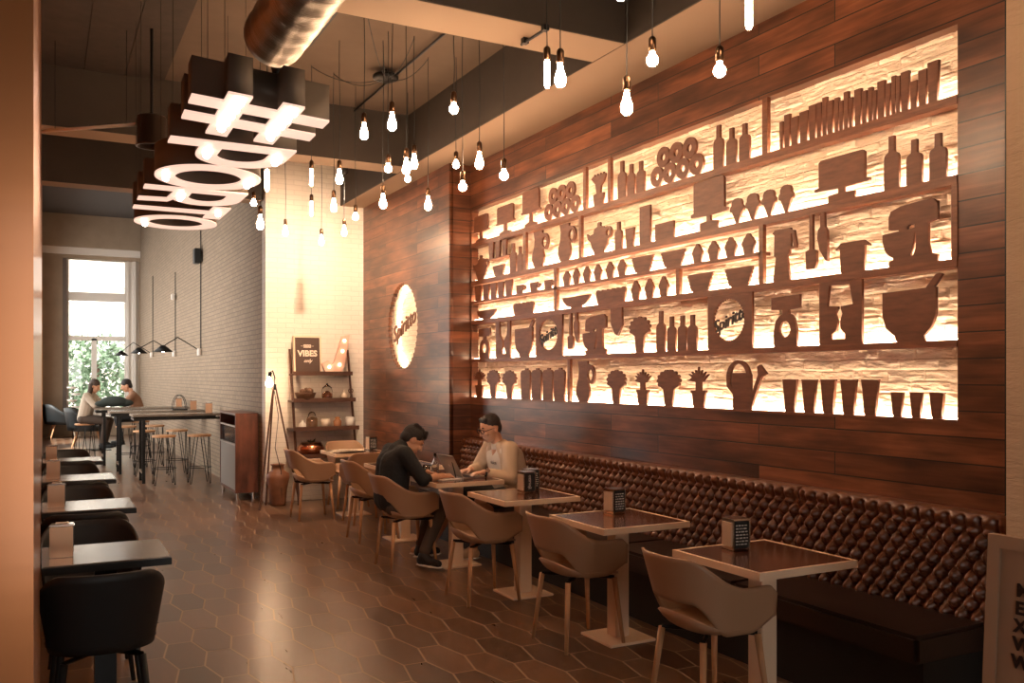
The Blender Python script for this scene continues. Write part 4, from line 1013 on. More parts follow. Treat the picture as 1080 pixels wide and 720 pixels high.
# marquee letter J
X, Y, Z = on_sh(356, 0, .12)
mj = thing('marquee_letter', 'pale pink marquee letter J with small bulbs leaning on the ladder shelf', 'letter', (X, Y, Z))
jp = [(.16, .52), (.06, .50), (-.05, .16), (-.08, .12), (-.13, .17), (-.22, .13), (-.17, .02), (-.04, -.0), (.05, .02), (.09, .10)]
jp = [(x - .0, z + .002) for x, z in jp]
PINK = mat('pink_enamel', (.85, .52, .40), .45)
link('letter_body', loops_mesh([jp], .05, lambda u, v, w_: Vector((u, w_, v))), PINK, mj)
for bx, bz in ((.085, .44), (.06, .30), (.02, .12), (-.12, .09)): obj('bulb', ball(NB(), (bx, -.032, bz), .016, u=10, v=8), mat('marquee_bulb', (1, .9, .7), .3, emit=(1, .75, .5), es=6), mj, True)
# shelf goods
WICK = mat('wicker', (.13, .065, .035), .7, bump=1.0, bscale=60); JAR = mat('frosted_jar', (.70, .58, .46), .25, coat=.3)
def lathing(name, lb, cat, x, k, prof, m, dy=.1, s=1, group=None):
    X, Y, Z = on_sh(x, k, dy); o = obj(name, lathe(NB(), [(r * s, z * s) for r, z in prof], 20), m, None, True, (X, Y, Z)); return setp(o, lb, cat, group)
X, Y, Z = on_sh(322, 1)
t = thing('basket', 'dark wicker basket of pine cones on the second ladder shelf', 'basket', (X, Y, Z))
obj('basket_body', lathe(NB(), [(0, 0), (.10, 0), (.135, .09), (.14, .10), (.128, .10), (.095, .01), (0, .01)], 20), WICK, t, True)
random.seed(4)
for k in range(9): obj('pine_cone', ball(NB(), (random.uniform(-.08, .08), random.uniform(-.07, .07), .10 + random.uniform(0, .035)), .032, (1, 1, 1.1), 8, 6), WICK, t)
X, Y, Z = on_sh(345, 1)
t = thing('glass_cloche', 'glass dome jar with amber contents on the second ladder shelf', 'jar', (X, Y, Z))
obj('dome', lathe(NB(), [(.07, .012), (.072, .12), (.06, .165), (.03, .19), (.012, .2), (.012, .215), (0, .22)], 20), GLASS, t, True); obj('base', lathe(NB(), [(0, 0), (.08, 0), (.08, .012), (0, .012)], 20), DW, t); obj('contents', lathe(NB(), [(0, .013), (.05, .013), (.05, .07), (.02, .11), (0, .12)], 14), COPPER, t, True)
t = lathing('ornament', 'small pale round ornament on the right of the second ladder shelf', 'ornament', 363, 1, [(0, 0), (.035, 0), (.055, .05), (.03, .085), (.012, .1), (.02, .12), (0, .13)], JAR)
X, Y, Z = on_sh(370, 1); t = thing('alarm_clock', 'tiny dark ornament with a ring at the end of the second ladder shelf', 'ornament', (X, Y, Z))
bm = NB(); lathe(bm, [(0, 0), (.03, 0), (.02, .02), (.008, .06), (.008, .09), (0, .09)], 12); obj('base', bm, WICK, t, True); obj('ring', path(NB(), [(.03 * math.cos(a), 0, .12 + .03 * math.sin(a)) for a in [2 * PI * k / 16 for k in range(17)]], .006), WICK, t)
jarp = [(0, 0), (.045, 0), (.05, .02), (.05, .08), (.03, .1), (.03, .115), (0, .115)]
t = lathing('small_vase', 'small white round vase at the left of the third ladder shelf', 'vase', 319, 2, [(0, 0), (.03, 0), (.048, .04), (.03, .075), (.012, .09), (.016, .105), (0, .105)], WHITEP)
X, Y, Z = on_sh(329, 2, .14); t = thing('glass_jar', 'tall lidded glass jar with dried flowers on the third ladder shelf', 'jar', (X, Y, Z))
obj('jar_body', lathe(NB(), [(0, 0), (.07, 0), (.075, .03), (.075, .12), (.05, .16), (.05, .18), (.03, .21), (0, .22)], 20), GLASS, t, True); obj('contents', lathe(NB(), [(0, .004), (.06, .004), (.066, .03), (.06, .11), (.02, .14), (0, .145)], 14), mat('dried_flowers', (.34, .19, .10), .8, bump=1, bscale=50), t, True)
t = lathing('candle_jar', 'cream candle jar in the middle of the third ladder shelf', 'candle', 343, 2, [(0, 0), (.055, 0), (.055, .12), (.045, .125), (0, .12)], JAR)
t = lathing('spice_jar', 'brown filled glass jar on the third ladder shelf', 'jar', 356, 2, [(0, 0), (.05, 0), (.055, .03), (.055, .09), (.03, .115), (.035, .14), (0, .15)], mat('amber_jar', (.30, .13, .06), .2, coat=.5))
t = lathing('candle_jar', 'white square shouldered jar at the right of the third ladder shelf', 'candle', 369, 2, [(0, 0), (.06, 0), (.06, .13), (.05, .14), (0, .14)], WHITEP)
X, Y, Z = on_sh(328, 3, .18); t = thing('copper_bowl', 'wide copper planter bowl with dark leaves on the lowest ladder shelf', 'bowl', (X, Y, Z))
obj('bowl', lathe(NB(), [(0, 0), (.10, 0), (.165, .05), (.175, .10), (.13, .17), (.115, .165), (.0, .14)], 28), COPPER, t, True)
bm = NB(); random.seed(9)
for k in range(26):
    a = random.uniform(0, 6.28); r = random.uniform(.02, .11); c = Vector((r * math.cos(a), r * math.sin(a), .17)); d = Vector((math.cos(a) * .04, math.sin(a) * .04, random.uniform(.02, .06)))
    s_ = Vector((-math.sin(a), math.cos(a), 0)) * .014
    vs = [bm.verts.new(c + q) for q in (-s_, s_, d)]; bm.faces.new(vs)
obj('leaves', bm, mat('dark_leaf', (.02, .03, .015), .5), t)
X, Y, Z = on_sh(358, 3, .18); bm = NB(); path(bm, [(.07 * math.sin(a) ** 3, 0, .085 + .055 * (math.cos(a) - .3 * math.cos(2 * a) - .2 * math.cos(3 * a))) for a in [2 * PI * k / 28 for k in range(29)]], .014, 8)
box(bm, -.03, .03, -.02, .02, 0, .02); t = setp(obj('heart_ornament', bm, TERRA, None, True, (X, Y, Z)), 'heart shaped ornament on the lowest ladder shelf', 'ornament')
# tripod lamp
tx, tz = on_y(289, 405, YB - .45); ty = YB - .45
t = thing('tripod_lamp', 'tall tripod lamp with one bare bulb by the white brick wall', 'floor lamp', (tx, ty, 0))
for dx, dy in ((-.22, -.20), (.30, -.12), (-.05, .24)): obj('leg', tube(NB(), (dx, dy, 0), (dx * .06, dy * .06, tz - .04), .012, .010), DW, t)
obj('hub', tube(NB(), (0, 0, tz - .07), (0, 0, tz + .0), .03, .028), BLACK, t); obj('socket', tube(NB(), (-.06, -.02, tz + .09), (-.05, -.02, tz + .15), .022), BLACK, t); obj('bracket', path(NB(), [(0, 0, tz), (.01, 0, tz + .08), (-.02, -.01, tz + .17), (-.05, -.02, tz + .15)], .008), BLACK, t)
obj('bulb', lathe(NB(), [(.012, 0), (.02, -.02), (.04, -.06), (.045, -.085), (.035, -.115), (0, -.13)], 14, (-.065, -.02, tz + .09)), BULB, t, True)
obj('cable', path(NB(), [(0, .0, tz - .07), (.06, .02, tz - .4), (.02, .03, tz - .8), (.10, .05, tz - 1.1), (.12, .1, .02)], .005, 5), BLACKP, t)
vx, vy = on_z(296, 527, .0); vy = min(vy, YB - .26); vx, _ = on_y(293, 500, vy)
t = thing('floor_vase', 'brown clay amphora vase standing on the floor by the tripod lamp', 'vase', (vx, vy, 0))
obj('body', lathe(NB(), [(0, 0), (.09, 0), (.10, .02), (.115, .20), (.145, .34), (.14, .40), (.08, .44), (.075, .50), (.09, .51), (.09, .52), (.07, .52), (.06, .46), (0, .45)], 28), TERRA, t, True)
# cabinet
cx0, cx1, cy0, cy1 = 2.24, 2.535, 12.05, 13.2
t = thing('service_cabinet', 'tall wooden waste cabinet with grey front and open slot at the brick corner', 'cabinet', (cx0, cy0, 0))
w_, d_ = cx1 - cx0, cy1 - cy0; top = 1.15
RW = mat('red_walnut', (.13, .042, .022), .4, var=.45, vscale=3, stretch=(3, 3, 1), coat=.2)
bm = NB(); box(bm, 0, w_, 0, .03, .10, top); box(bm, 0, w_, d_ - .03, d_, .10, top); box(bm, 0, w_, .03, d_ - .03, top - .03, top); box(bm, 0, w_, .03, d_ - .03, .10, .13); box(bm, w_ - .02, w_, .03, d_ - .03, .13, top - .03)
obj('carcass', bm, RW, t)
GP = mat('grey_panel', (.30, .28, .25), .35)
obj('door', B(.005, .025, .033, d_ - .033, .132, .72), GP, t); obj('flap', B(.03, .045, .033, d_ - .033, .755, .955), mat('dark_glass', (.05, .05, .05), .15), t)
bm = NB(); box(bm, .0, .03, .033, d_ - .033, .722, .745); box(bm, 0, .03, .033, d_ - .033, .965, .985); obj('trim_rail', bm, BRUSH, t)
for a, b_ in ((.04, .05), (w_ - .05, .05), (.04, d_ - .06), (w_ - .05, d_ - .06)): obj('leg', tube(NB(), (a, b_, 0), (a, b_, .10), .018), CHROME, t)
obj('cup', lathe(NB(), [(0, 0), (.03, 0), (.038, .08), (0, .08)], 14, (.10, .3, .986)), PAPER, t, True)
# ================================================================== WALL SCONCES on the long brick wall
def wallx(Y): return 2.553 + (2.42 - 2.553) * (Y - YB - .2) / (YF - YB - .2)
def wall_hit(x):
    Y = 16
    for _ in range(30):
        Xw = wallx(Y); Y = (K * Xw / (x - VX) - SA * Xw) / CA
    return wallx(Y), Y
names = ['nearest', 'middle', 'farthest']
for i, (px, py, sxp, syp, pkx, pky, ytop) in enumerate(((213, 371, 172, 371, 187.5, 355.6, 243), (186, 373, 146.7, 372.5, 162, 359, 287), (162, 374, 128, 375, 140.6, 361, 291))):
    Xw, Yw = wall_hit(px); Zc = SA * Xw + CA * Yw; z = H + (HY - py) * Zc / F
    t = thing('wall_lamp', '%s of three black scissor arm wall lamps on the brick wall' % names[i], 'wall lamp', (Xw, Yw, z), 0, 'scissor arm wall lamps')
    obj('back_plate', tube(NB(), (-.045, 0, -.06), (-.045, 0, .06), .04, n=14), WHITEP, t)
    kx, kz = on_y(pkx, pky, Yw); ex, ez = on_y(sxp, syp, Yw); kx -= Xw; kz -= z; ex -= Xw; ez -= z
    obj('arm', path(NB(), [(-.05, 0, .03), (kx, 0, kz)], .009), BLACK, t); obj('arm', path(NB(), [(kx, 0, kz), (ex, 0, ez + .10)], .009), BLACK, t)
    s_ = obj('shade', lathe(NB(), [(.02, .12), (.03, .12), (.17, 0), (.165, 0), (.025, .11)], 20, (ex, 0, ez)), BLACK, t, True)
    obj('bulb', ball(NB(), (ex, 0, ez + .025), .03, u=10, v=8), mat('warm_bulb', (1, .9, .7), .3, emit=(1, .8, .6), es=22), s_, True)
    zt_ = H + (HY - ytop) * Zc / F
    obj('cable', path(NB(), [(-.02, 0, .06), (-.02, 0, zt_ - z)], .010, 5), BLACK, t)
    if i == 0:
        zb_ = H + (HY - 271) * Zc / F
        sp = obj('wall_speaker', B(-.14, -.035, -.12, .12, -.12, .14, .01), BLACKP, None, False, (Xw, Yw, zb_)); setp(sp, 'small black box speaker high on the brick wall', 'speaker')
    if i == 1:
        zb_ = H + (HY - 313) * Zc / F
        sp = obj('wall_sensor', B(-.10, -.035, -.07, .07, -.06, .06, .01), WHITEP, None, False, (Xw, Yw, zb_)); setp(sp, 'small white sensor box on the middle cable of the brick wall', 'sensor')
# ================================================================== BAR TABLES AND STOOLS
BT = [(14.60, 1.20), (16.15, .98), (17.9, .84)]
for i, (Yt, Xl) in enumerate(BT):
    Xr = wallx(Yt) - .03
    t = thing('bar_table', '%s of three long black bar tables reaching from the brick wall' % names[i], 'table', (Xl, Yt, 0), 0, 'bar tables by the brick wall')
    L = Xr - Xl
    obj('tabletop', B(0, L, 0, .55, 1.02, 1.055, .004), mat('bar_top', (.20, .165, .13), .25, var=.2), t)
    bm = NB(); box(bm, .02, L, .02, .05, .965, 1.0); box(bm, .02, L, .50, .53, .965, 1.0); box(bm, .02, .05, .05, .5, .965, 1.0); obj('apron', bm, BLACK, t)
    for yy in (.03, .50): obj('leg', B(.14, .185, yy, yy + .035, 0, .964), BLACK, t)
    obj('foot_rail', B(.14, .185, .066, .499, .15, .185), BRUSH, t)
bar_stool_pos = [(2.12, 14.30), (1.62, 14.35), (1.98, 15.75), (1.48, 15.80), (1.32, 17.35), (1.80, 17.4)]
def make_stool():
    t = thing('bar_stool', '', 'stool')
    obj('seat', lathe(NB(), [(0, .72), (.17, .72), (.175, .735), (.17, .75), (0, .75)], 24), OAK, t)
    for k in range(4):
        a = PI / 4 + k * PI / 2; c, s_ = math.cos(a), math.sin(a); n_ = Vector((-s_, c, 0)) * .07
        p = Vector((c * .13, s_ * .13, .719)); q = Vector((c * .20, s_ * .20, .006))
        obj('leg', path(NB(), [p - n_, q - n_ * .12, q + n_ * .12, p + n_], .006, 6), BLACK, t)
    obj('foot_ring', path(NB(), [(.175 * math.cos(a), .175 * math.sin(a), .25) for a in [2 * PI * k / 20 for k in range(21)]], .006, 6), BLACK, t)
    return t
st0 = make_stool()
sl = ['rightmost stool, in front of the nearest bar table by the wall', 'stool in front of the nearest bar table, farther from the wall', 'stool between the nearest and middle bar tables by the wall', 'stool between the nearest and middle bar tables, farther from the wall', 'stool between middle and farthest bar tables, left one', 'stool between middle and farthest bar tables, right one']
for i, (x, y) in enumerate(bar_stool_pos):
    o = st0 if i == 0 else dup(st0)
    o.location = (x, y, 0); o['label'] = 'wire leg bar ' + sl[i]; o['group'] = 'wire leg bar stools'
for i, (Yt, Xl) in enumerate(BT):
    x = wallx(Yt) - .18
    o = dup(hl, (x, Yt + .25, 1.0556), -.2, 'bronze fronted napkin holder on the %s bar table' % names[i], 'napkin holders on the bar tables')
t = thing('wire_basket', 'arched wire bottle rack on the middle bar table', 'wire rack', (wallx(16.4) - .42, 16.35, 1.0556))
for a in (-.10, .10): obj('hoop', path(NB(), [(.11 * math.cos(q), a, .02 + .24 * math.sin(q)) for q in [PI * k / 14 for k in range(15)]], .006), BLACK, t)
obj('tray', B(-.12, .12, -.12, .12, 0, .02), BLACK, t); obj('bar', tube(NB(), (0, -.1, .26), (0, .1, .26), .006), BLACK, t)
# lounge armchairs near the window
def lounge(X, Y, rz, lb):
    t = thing('lounge_chair', lb, 'chair', (X, Y, 0), rz, 'black lounge chairs near the window'); t.scale = (1.32, 1.32, 1.08)
    bm = NB(); NS = 30; g = []
    for j in range(6):
        tt = j / 5; r = []
        for i in range(NS + 1):
            a = math.radians(-115 + 230 * i / NS); q = abs(a) / math.radians(115); z = .36 + tt * (.48 - .26 * ss(.35, .9, q))
            r.append(bm.verts.new((-(.30 + .06 * tt) * math.cos(a), (.30 + .06 * tt) * math.sin(a), z)))
        g.append(r)
    for A, Bb in zip(g, g[1:]):
        for i in range(NS): bm.faces.new((A[i], A[i + 1], Bb[i + 1], Bb[i]))
    solid(obj('shell', bm, BLACKP, t), .05, 0); obj('seat', lathe(NB(), [(0, .34), (.26, .34), (.28, .38), (.26, .44), (0, .45)], 24), BLACKP, t, True)
    for sx_ in (-1, 1):
        for sy_ in (-1, 1): obj('leg', tube(NB(), (.15 * sx_, .15 * sy_, .35), (.24 * sx_, .24 * sy_, 0), .016, .011), OAK, t)
X, Y = on_z(80, 471, 0); lounge(X + .25, Y, -.1, 'black rounded lounge chair seen from the side near the window')
X, Y = on_z(50, 466, 0); lounge(X + .36, Y + 1.4, .1, 'black lounge chair partly behind another one at the left wall')
# stack of white cups tree beside the window
X, Y, Z = at_depth(77, 436, 23.3); t = thing('plate_tree', 'tall black stand holding pale round dishes beside the window', 'stand', (X, Y, 0))
obj('pole', tube(NB(), (0, 0, 0), (0, 0, 1.42), .014), BLACK, t)
for k in range(5): obj('dish', lathe(NB(), [(0, 0), (.10, .02), (.12, .06), (.11, .065), (0, .03)], 16, (.06 if k % 2 else -.03, 0, .62 + k * .17)), WHITEP, t, True)
t = thing('window_table', 'low table with a pale cloth by the window behind the bar tables', 'table', (1.15, 21.8, 0))
obj('tabletop', B(-.4, .4, -.4, .4, .72, .75, .004), WHITEP, t); obj('pedestal', B(-.04, .04, -.04, .04, .016, .719), BLACK, t); obj('base_plate', B(-.2, .2, -.2, .2, 0, .015), BLACK, t)
# ================================================================== SIGN BOARD at the right
sbx = 3.01
y_l, z_t = on_x(1045, 562, sbx); y_b, _ = on_x(1037, 720, sbx)
t = thing('sign_board', 'tan framed standing board at the right edge, dark lettering cut by the frame', 'sign', (sbx, y_l, 0))
Wd = .60; ht = z_t
BC = mat('board_tan', (.40, .26, .17), .5); 
lean = (y_b - y_l) / (z_t - .1)
def lp_(u, v, w_): return Vector((w_ + .10 * (ht - v) * -.4, -u + (ht - v) * lean * .55, v))
fr = loops_mesh([[(0, .02), (Wd, .02), (Wd, ht), (0, ht)], [(.045, .07), (Wd - .045, .07), (Wd - .045, ht - .045), (.045, ht - .045)]], .03, lp_)
link('frame', fr, BC, t)
link('panel', loops_mesh([[(.046, .071), (Wd - .046, .071), (Wd - .046, ht - .046), (.046, ht - .046)]], .012, lp_), mat('board_face', (.37, .24, .155), .6), t)
DKT = mat('dark_lettering', (.02, .01, .008), .5)
for k, s_ in enumerate(('MENU', 'EAT', 'XO', 'VINO', 'WINE')):
    yl_, zl_ = on_x(1076 - k * .6, 622 + k * 18.5, sbx)
    u0 = y_l - yl_
    link('lettering', text_mesh(s_, .062, .002, lambda u, v, w_: lp_(u + u0, v + zl_, w_ - .0085), offset=.002, align='LEFT'), DKT, t)
obj('rear_strut', tube(NB(), (.02, -.3, ht * .8), (.32, -.3, 0), .014), BC, t)
# ================================================================== EXTERIOR beyond the window
LEAF = mat('leaf', (.13, .20, .12), .6)
fac = thing('facade_building', 'pale ornate town building across the street seen through the window', 'building', (3, 48, 0))
FM = mat('facade_stone', (.66, .62, .56), .9)
bm = NB(); box(bm, -16, 16, 0, 4, -2, 20)
obj('wall', bm, FM, fac)
for k in range(-4, 5):
    for zf in (3.0, 7.2, 11.4):
        f_ = obj('window', B(k * 2.6 - .7, k * 2.6 + .7, -.15, -.002, zf - 1.2, zf + 1.2), FM, fac)
        obj('pane', B(k * 2.6 - .5, k * 2.6 + .5, -.18, -.152, zf - 1.0, zf + 1.0), mat('dark_pane', (.25, .27, .28), .2), f_)
for zf in (5.2, 9.3, 13.5): obj('cornice', B(-16, 16, -.5, -.001, zf, zf + .35), FM, fac)
setp(obj('street', B(-20, 24, YF + .45, 52, -.4, -.05), mat('pavement', (.4, .39, .37), .9)), kind='structure')
random.seed(11)
def tree(X, Y, lb, s=1):
    t = thing('street_tree', lb, 'tree', (X, Y, -.05), 0, 'trees outside the window')
    obj('trunk', tube(NB(), (0, 0, 0), (.1, 0, 2.2 * s), .10, .06), DW, t)
    bm = NB()
    for k in range(1500):
        while True:
            c = Vector([random.uniform(-1, 1) for _ in range(3)])
            if c.length < 1: break
        c = Vector((c.x * 1.9 * s, c.y * 1.2 * s, 1.7 * s + c.z * 1.5 * s))
        u = Vector([random.uniform(-1, 1) for _ in range(3)]).normalized() * .13; v = u.cross(Vector([random.uniform(-1, 1) for _ in range(3)])).normalized() * .07
        bm.faces.new([bm.verts.new(c + q) for q in (-u, v, u, -v)])
    obj('foliage', bm, LEAF, t)
tree(1.6, 34, 'leafy tree outside the left half of the window'); tree(4.4, 35.5, 'smaller leafy tree outside the right half of the window', .72)
# ================================================================== PEOPLE
def hull_capsule(bm, p0, r0, p1, r1, n=12):
    p0, p1 = Vector(p0), Vector(p1); tmp = bmesh.new()
    for p, r in ((p0, r0), (p1, r1)):
        res = bmesh.ops.create_uvsphere(tmp, u_segments=n, v_segments=8, radius=r)
        for v in res['verts']: v.co += p
    res = bmesh.ops.convex_hull(tmp, input=tmp.verts[:])
    dele = [g for g in res['geom_interior'] if isinstance(g, bmesh.types.BMVert)] + [v for v in tmp.verts if not v.link_faces]
    bmesh.ops.delete(tmp, geom=list(set(dele)), context='VERTS')
    me = bpy.data.meshes.new('t'); tmp.to_mesh(me); tmp.free(); bm.from_mesh(me); bpy.data.meshes.remove(me)
def ell(bm, c, r, R=None, u=18, v=12):
    res = bmesh.ops.create_uvsphere(bm, u_segments=u, v_segments=v, radius=1)
    for w in res['verts']:
        q = Vector((w.co.x * r[0], w.co.y * r[1], w.co.z * r[2]))
        if R: q = R @ q
        w.co = Vector(c) + q
def unite(name, bm, m, parent, vox=.008, smooth=6, crease=0):
    o = obj(name, bm, m, parent, True)
    md = o.modifiers.new('r', 'REMESH'); md.mode = 'VOXEL'; md.voxel_size = vox; md.use_smooth_shade = True
    s = o.modifiers.new('s', 'SMOOTH'); s.factor = .5; s.iterations = smooth
    bake(o)
    for p in o.data.polygons: p.use_smooth = True
    return o
def lerp(a, b, t): return Vector(a) + (Vector(b) - Vector(a)) * t
def frame(fwd, up=(0, 0, 1)):
    f = Vector(fwd).normalized(); l = Vector(up).cross(f).normalized(); u = f.cross(l)
    return Matrix((f, l, u)).transposed()
def head_parts(bm, c, R):
    c = Vector(c); P_ = lambda x, y, z: c + R @ Vector((x, y, z))
    ell(bm, P_(-.012, 0, .025), (.098, .076, .095), R)
    ell(bm, P_(.022, 0, -.045), (.066, .060, .075), R)
    ell(bm, P_(.050, 0, -.092), (.030, .032, .026), R)
    hull_capsule(bm, P_(.088, 0, .015), .009, P_(.110, 0, -.028), .013, 8)
    ell(bm, P_(.080, 0, -.064), (.014, .024, .009), R)
    for s in (-1, 1):
        ell(bm, P_(-.012, s * .078, -.012), (.020, .010, .032), R)
        ell(bm, P_(.070, s * .036, -.030), (.022, .022, .022), R)
        ell(bm, P_(.080, s * .033, .024), (.012, .024, .007), R)
def hand_parts(bm, w, d, up, curl=.5, s=1):
    "w wrist, d direction of hand, up = back-of-hand normal"
    w = Vector(w); d = Vector(d).normalized(); up = Vector(up).normalized(); side = d.cross(up).normalized()
    for q in (-.022, 0, .022): hull_capsule(bm, w + side * q * .6 * s, .014 * s, w + d * .085 * s + side * q * s, .012 * s, 8)
    for i, (q, L) in enumerate(((-.031, .062), (-.011, .075), (.010, .070), (.030, .055))):
        a = w + d * .088 * s + side * q * s
        b = a + (d * math.cos(curl) - up * math.sin(curl)) * L * .5 * s
        c = b + (d * math.cos(curl * 2.1) - up * math.sin(curl * 2.1)) * L * .5 * s
        hull_capsule(bm, a, .0088 * s, b, .008 * s, 8); hull_capsule(bm, b, .008 * s, c, .007 * s, 8)
    return side
def thumb(bm, w, d, up, side, sg, s=1):
    a = Vector(w) + d * .025 * s + side * sg * .025 * s; b = a + (d * .6 + side * sg * .6 - up * .3).normalized() * .035 * s; c = b + (d * .9 + side * sg * .1 - up * .3).normalized() * .028 * s
    hull_capsule(bm, a, .012 * s, b, .010 * s, 8); hull_capsule(bm, b, .010 * s, c, .008 * s, 8)
def shoe(name, ankle, d, m, parent, sole):
    a = Vector(ankle); d = Vector((d[0], d[1], 0)).normalized(); bm = NB()
    hull_capsule(bm, a + Vector((0, 0, -.045)) - d * .02, .042, a + Vector((0, 0, -.055)) + d * .17, .032)
    hull_capsule(bm, a + Vector((0, 0, -.01)), .045, a + Vector((0, 0, -.05)) + d * .08, .042)
    o = unite(name, bm, m, parent, .008, 3)
    R = frame(d); bm = NB(); ell(bm, a + Vector((0, 0, -.083)) + d * .07, (.145, .047, .012), R); obj('sole', bm, sole, o, True)
    return o
# ---- man in black
SWEATER = mat('black_knit', (.013, .014, .015), .8, bump=.5, bscale=35); TROUS = mat('dark_trousers', (.075, .052, .038), .85, bump=.4, bscale=30)
def man1():
    t = thing('person', 'person in a black sweater bending over and writing at the laptop table', 'person', (2.66, 7.25, 0))
    o0 = Vector((2.66, 7.25, 0)); L = lambda x, y, z: Vector((x, y, z)) - o0
    pel = L(2.64, 7.25, .56); chest = L(2.665, 7.25, .88); nb = L(2.74, 7.25, 1.045); hd = L(2.845, 7.25, 1.085)
    R = frame((.80, -.10, -.62), (.55, 0, .8))
    sh = {s: L(2.70, 7.25 + s * .185, .985) for s in (-1, 1)}
    el = {-1: L(2.835, 6.99, .765), 1: L(2.87, 7.50, .80)}; wr = {-1: L(3.04, 7.05, .785), 1: L(3.02, 7.34, .79)}
    hip = {s: L(2.66, 7.25 + s * .09, .54) for s in (-1, 1)}; kn = {-1: L(3.09, 7.14, .535), 1: L(3.09, 7.38, .535)}; an = {-1: L(2.87, 7.08, .115), 1: L(2.99, 7.44, .115)}
    bm = NB()
    head_parts(bm, hd, R)
    hull_capsule(bm, L(2.72, 7.25, 1.0), .058, hd + R @ Vector((-.025, 0, -.03)), .052)
    hull_capsule(bm, pel, .10, chest, .105); hull_capsule(bm, chest, .105, L(2.71, 7.25, .98), .085)
    for s in (-1, 1):
        hull_capsule(bm, sh[s], .045, el[s], .036); hull_capsule(bm, el[s], .038, wr[s], .025)
        hull_capsule(bm, hip[s], .075, kn[s], .05); hull_capsule(bm, kn[s], .048, an[s], .035)
    d = Vector((.95, .15, -.05)).normalized(); up = Vector((.15, -.35, .9)).normalized()
    sd = hand_parts(bm, wr[-1], d, up, .55); thumb(bm, wr[-1], d, up, sd, -1)
    d = Vector((.35, -.9, -.08)).normalized(); up = Vector((.1, .1, 1)).normalized()
    sd = hand_parts(bm, wr[1], d, up, .4); thumb(bm, wr[1], d, up, sd, -1)
    unite('body', bm, SKIN, t, .0062, 3)
    bm = NB()
    ell(bm, pel + Vector((0, 0, .06)), (.135, .18, .14)); hull_capsule(bm, pel + Vector((0, -.05, .04)), .135, chest + Vector((0, -.05, 0)), .135); hull_capsule(bm, pel + Vector((0, .05, .04)), .135, chest + Vector((0, .05, 0)), .135)
    for s in (-1, 1):
        hull_capsule(bm, chest + Vector((0, s * .06, 0)), .13, sh[s] + Vector((-.01, -s * .05, -.02)), .085)
        hull_capsule(bm, sh[s], .072, el[s], .058)
        hull_capsule(bm, el[s], .056, lerp(el[s], wr[s], .22 if s < 0 else .75), .046 if s < 0 else .036)
    hull_capsule(bm, sh[-1], .07, sh[1], .07); hull_capsule(bm, L(2.70, 7.25, .99), .085, L(2.745, 7.25, 1.035), .066)
    unite('sweater', bm, SWEATER, t, .010, 5)
    bm = NB()
    for s in (-1, 1):
        hull_capsule(bm, hip[s] + Vector((-.02, 0, .01)), .095, kn[s], .068); hull_capsule(bm, kn[s], .066, lerp(kn[s], an[s], .93), .05)
    hull_capsule(bm, hip[-1], .10, hip[1], .10)
    unite('trousers', bm, TROUS, t, .010, 4)
    BS = mat('black_shoe', (.012, .012, .013), .6)
    shoe('shoe', an[-1], (.45, -.9), BS, t, WHITEP); shoe('shoe', an[1], (1, .1), BS, t, WHITEP)
    bm = NB()
    ell(bm, hd + R @ Vector((-.022, 0, .042)), (.102, .084, .092), R); ell(bm, hd + R @ Vector((-.065, 0, -.005)), (.055, .074, .075), R)
    for k in range(7):
        y = -.06 + k * .02; hull_capsule(bm, hd + R @ Vector((.045, y, .112)), .020, hd + R @ Vector((.086 - abs(y) * .3, y, .072)), .012, 8)
    for k in range(6): ell(bm, hd + R @ Vector((random.uniform(-.07, .03), random.uniform(-.05, .05), .115)), (.03, .03, .02), R)
    unite('hair', bm, HAIR, t, .007, 2)
    bm = NB()
    for s in (-1, 1):
        ell(bm, hd + R @ Vector((.088, s * .033, .032)), (.006, .020, .004), R); ell(bm, hd + R @ Vector((.086, s * .033, .010)), (.004, .012, .004), R)
    obj('brows_and_lashes', bm, HAIR, t, True)
    w = wr[1]; d = (wr[1] - el[1]).normalized(); q = d.to_track_quat('Z', 'Y').to_matrix()
    obj('bracelet', path(NB(), [w - d * .015 + q @ Vector((.032 * math.cos(a), .032 * math.sin(a), 0)) for a in [2 * PI * k / 18 for k in range(19)]], .006), BLACKP, t, True)
    return wr[-1] + o0
w1 = man1()
pen = setp(obj('pen', tube(NB(), (3.17, 7.06, .757), (3.125, 7.045, .90), .0045, .0045, 8), BLACKP), 'dark pen held by the person in the black sweater', 'pen')
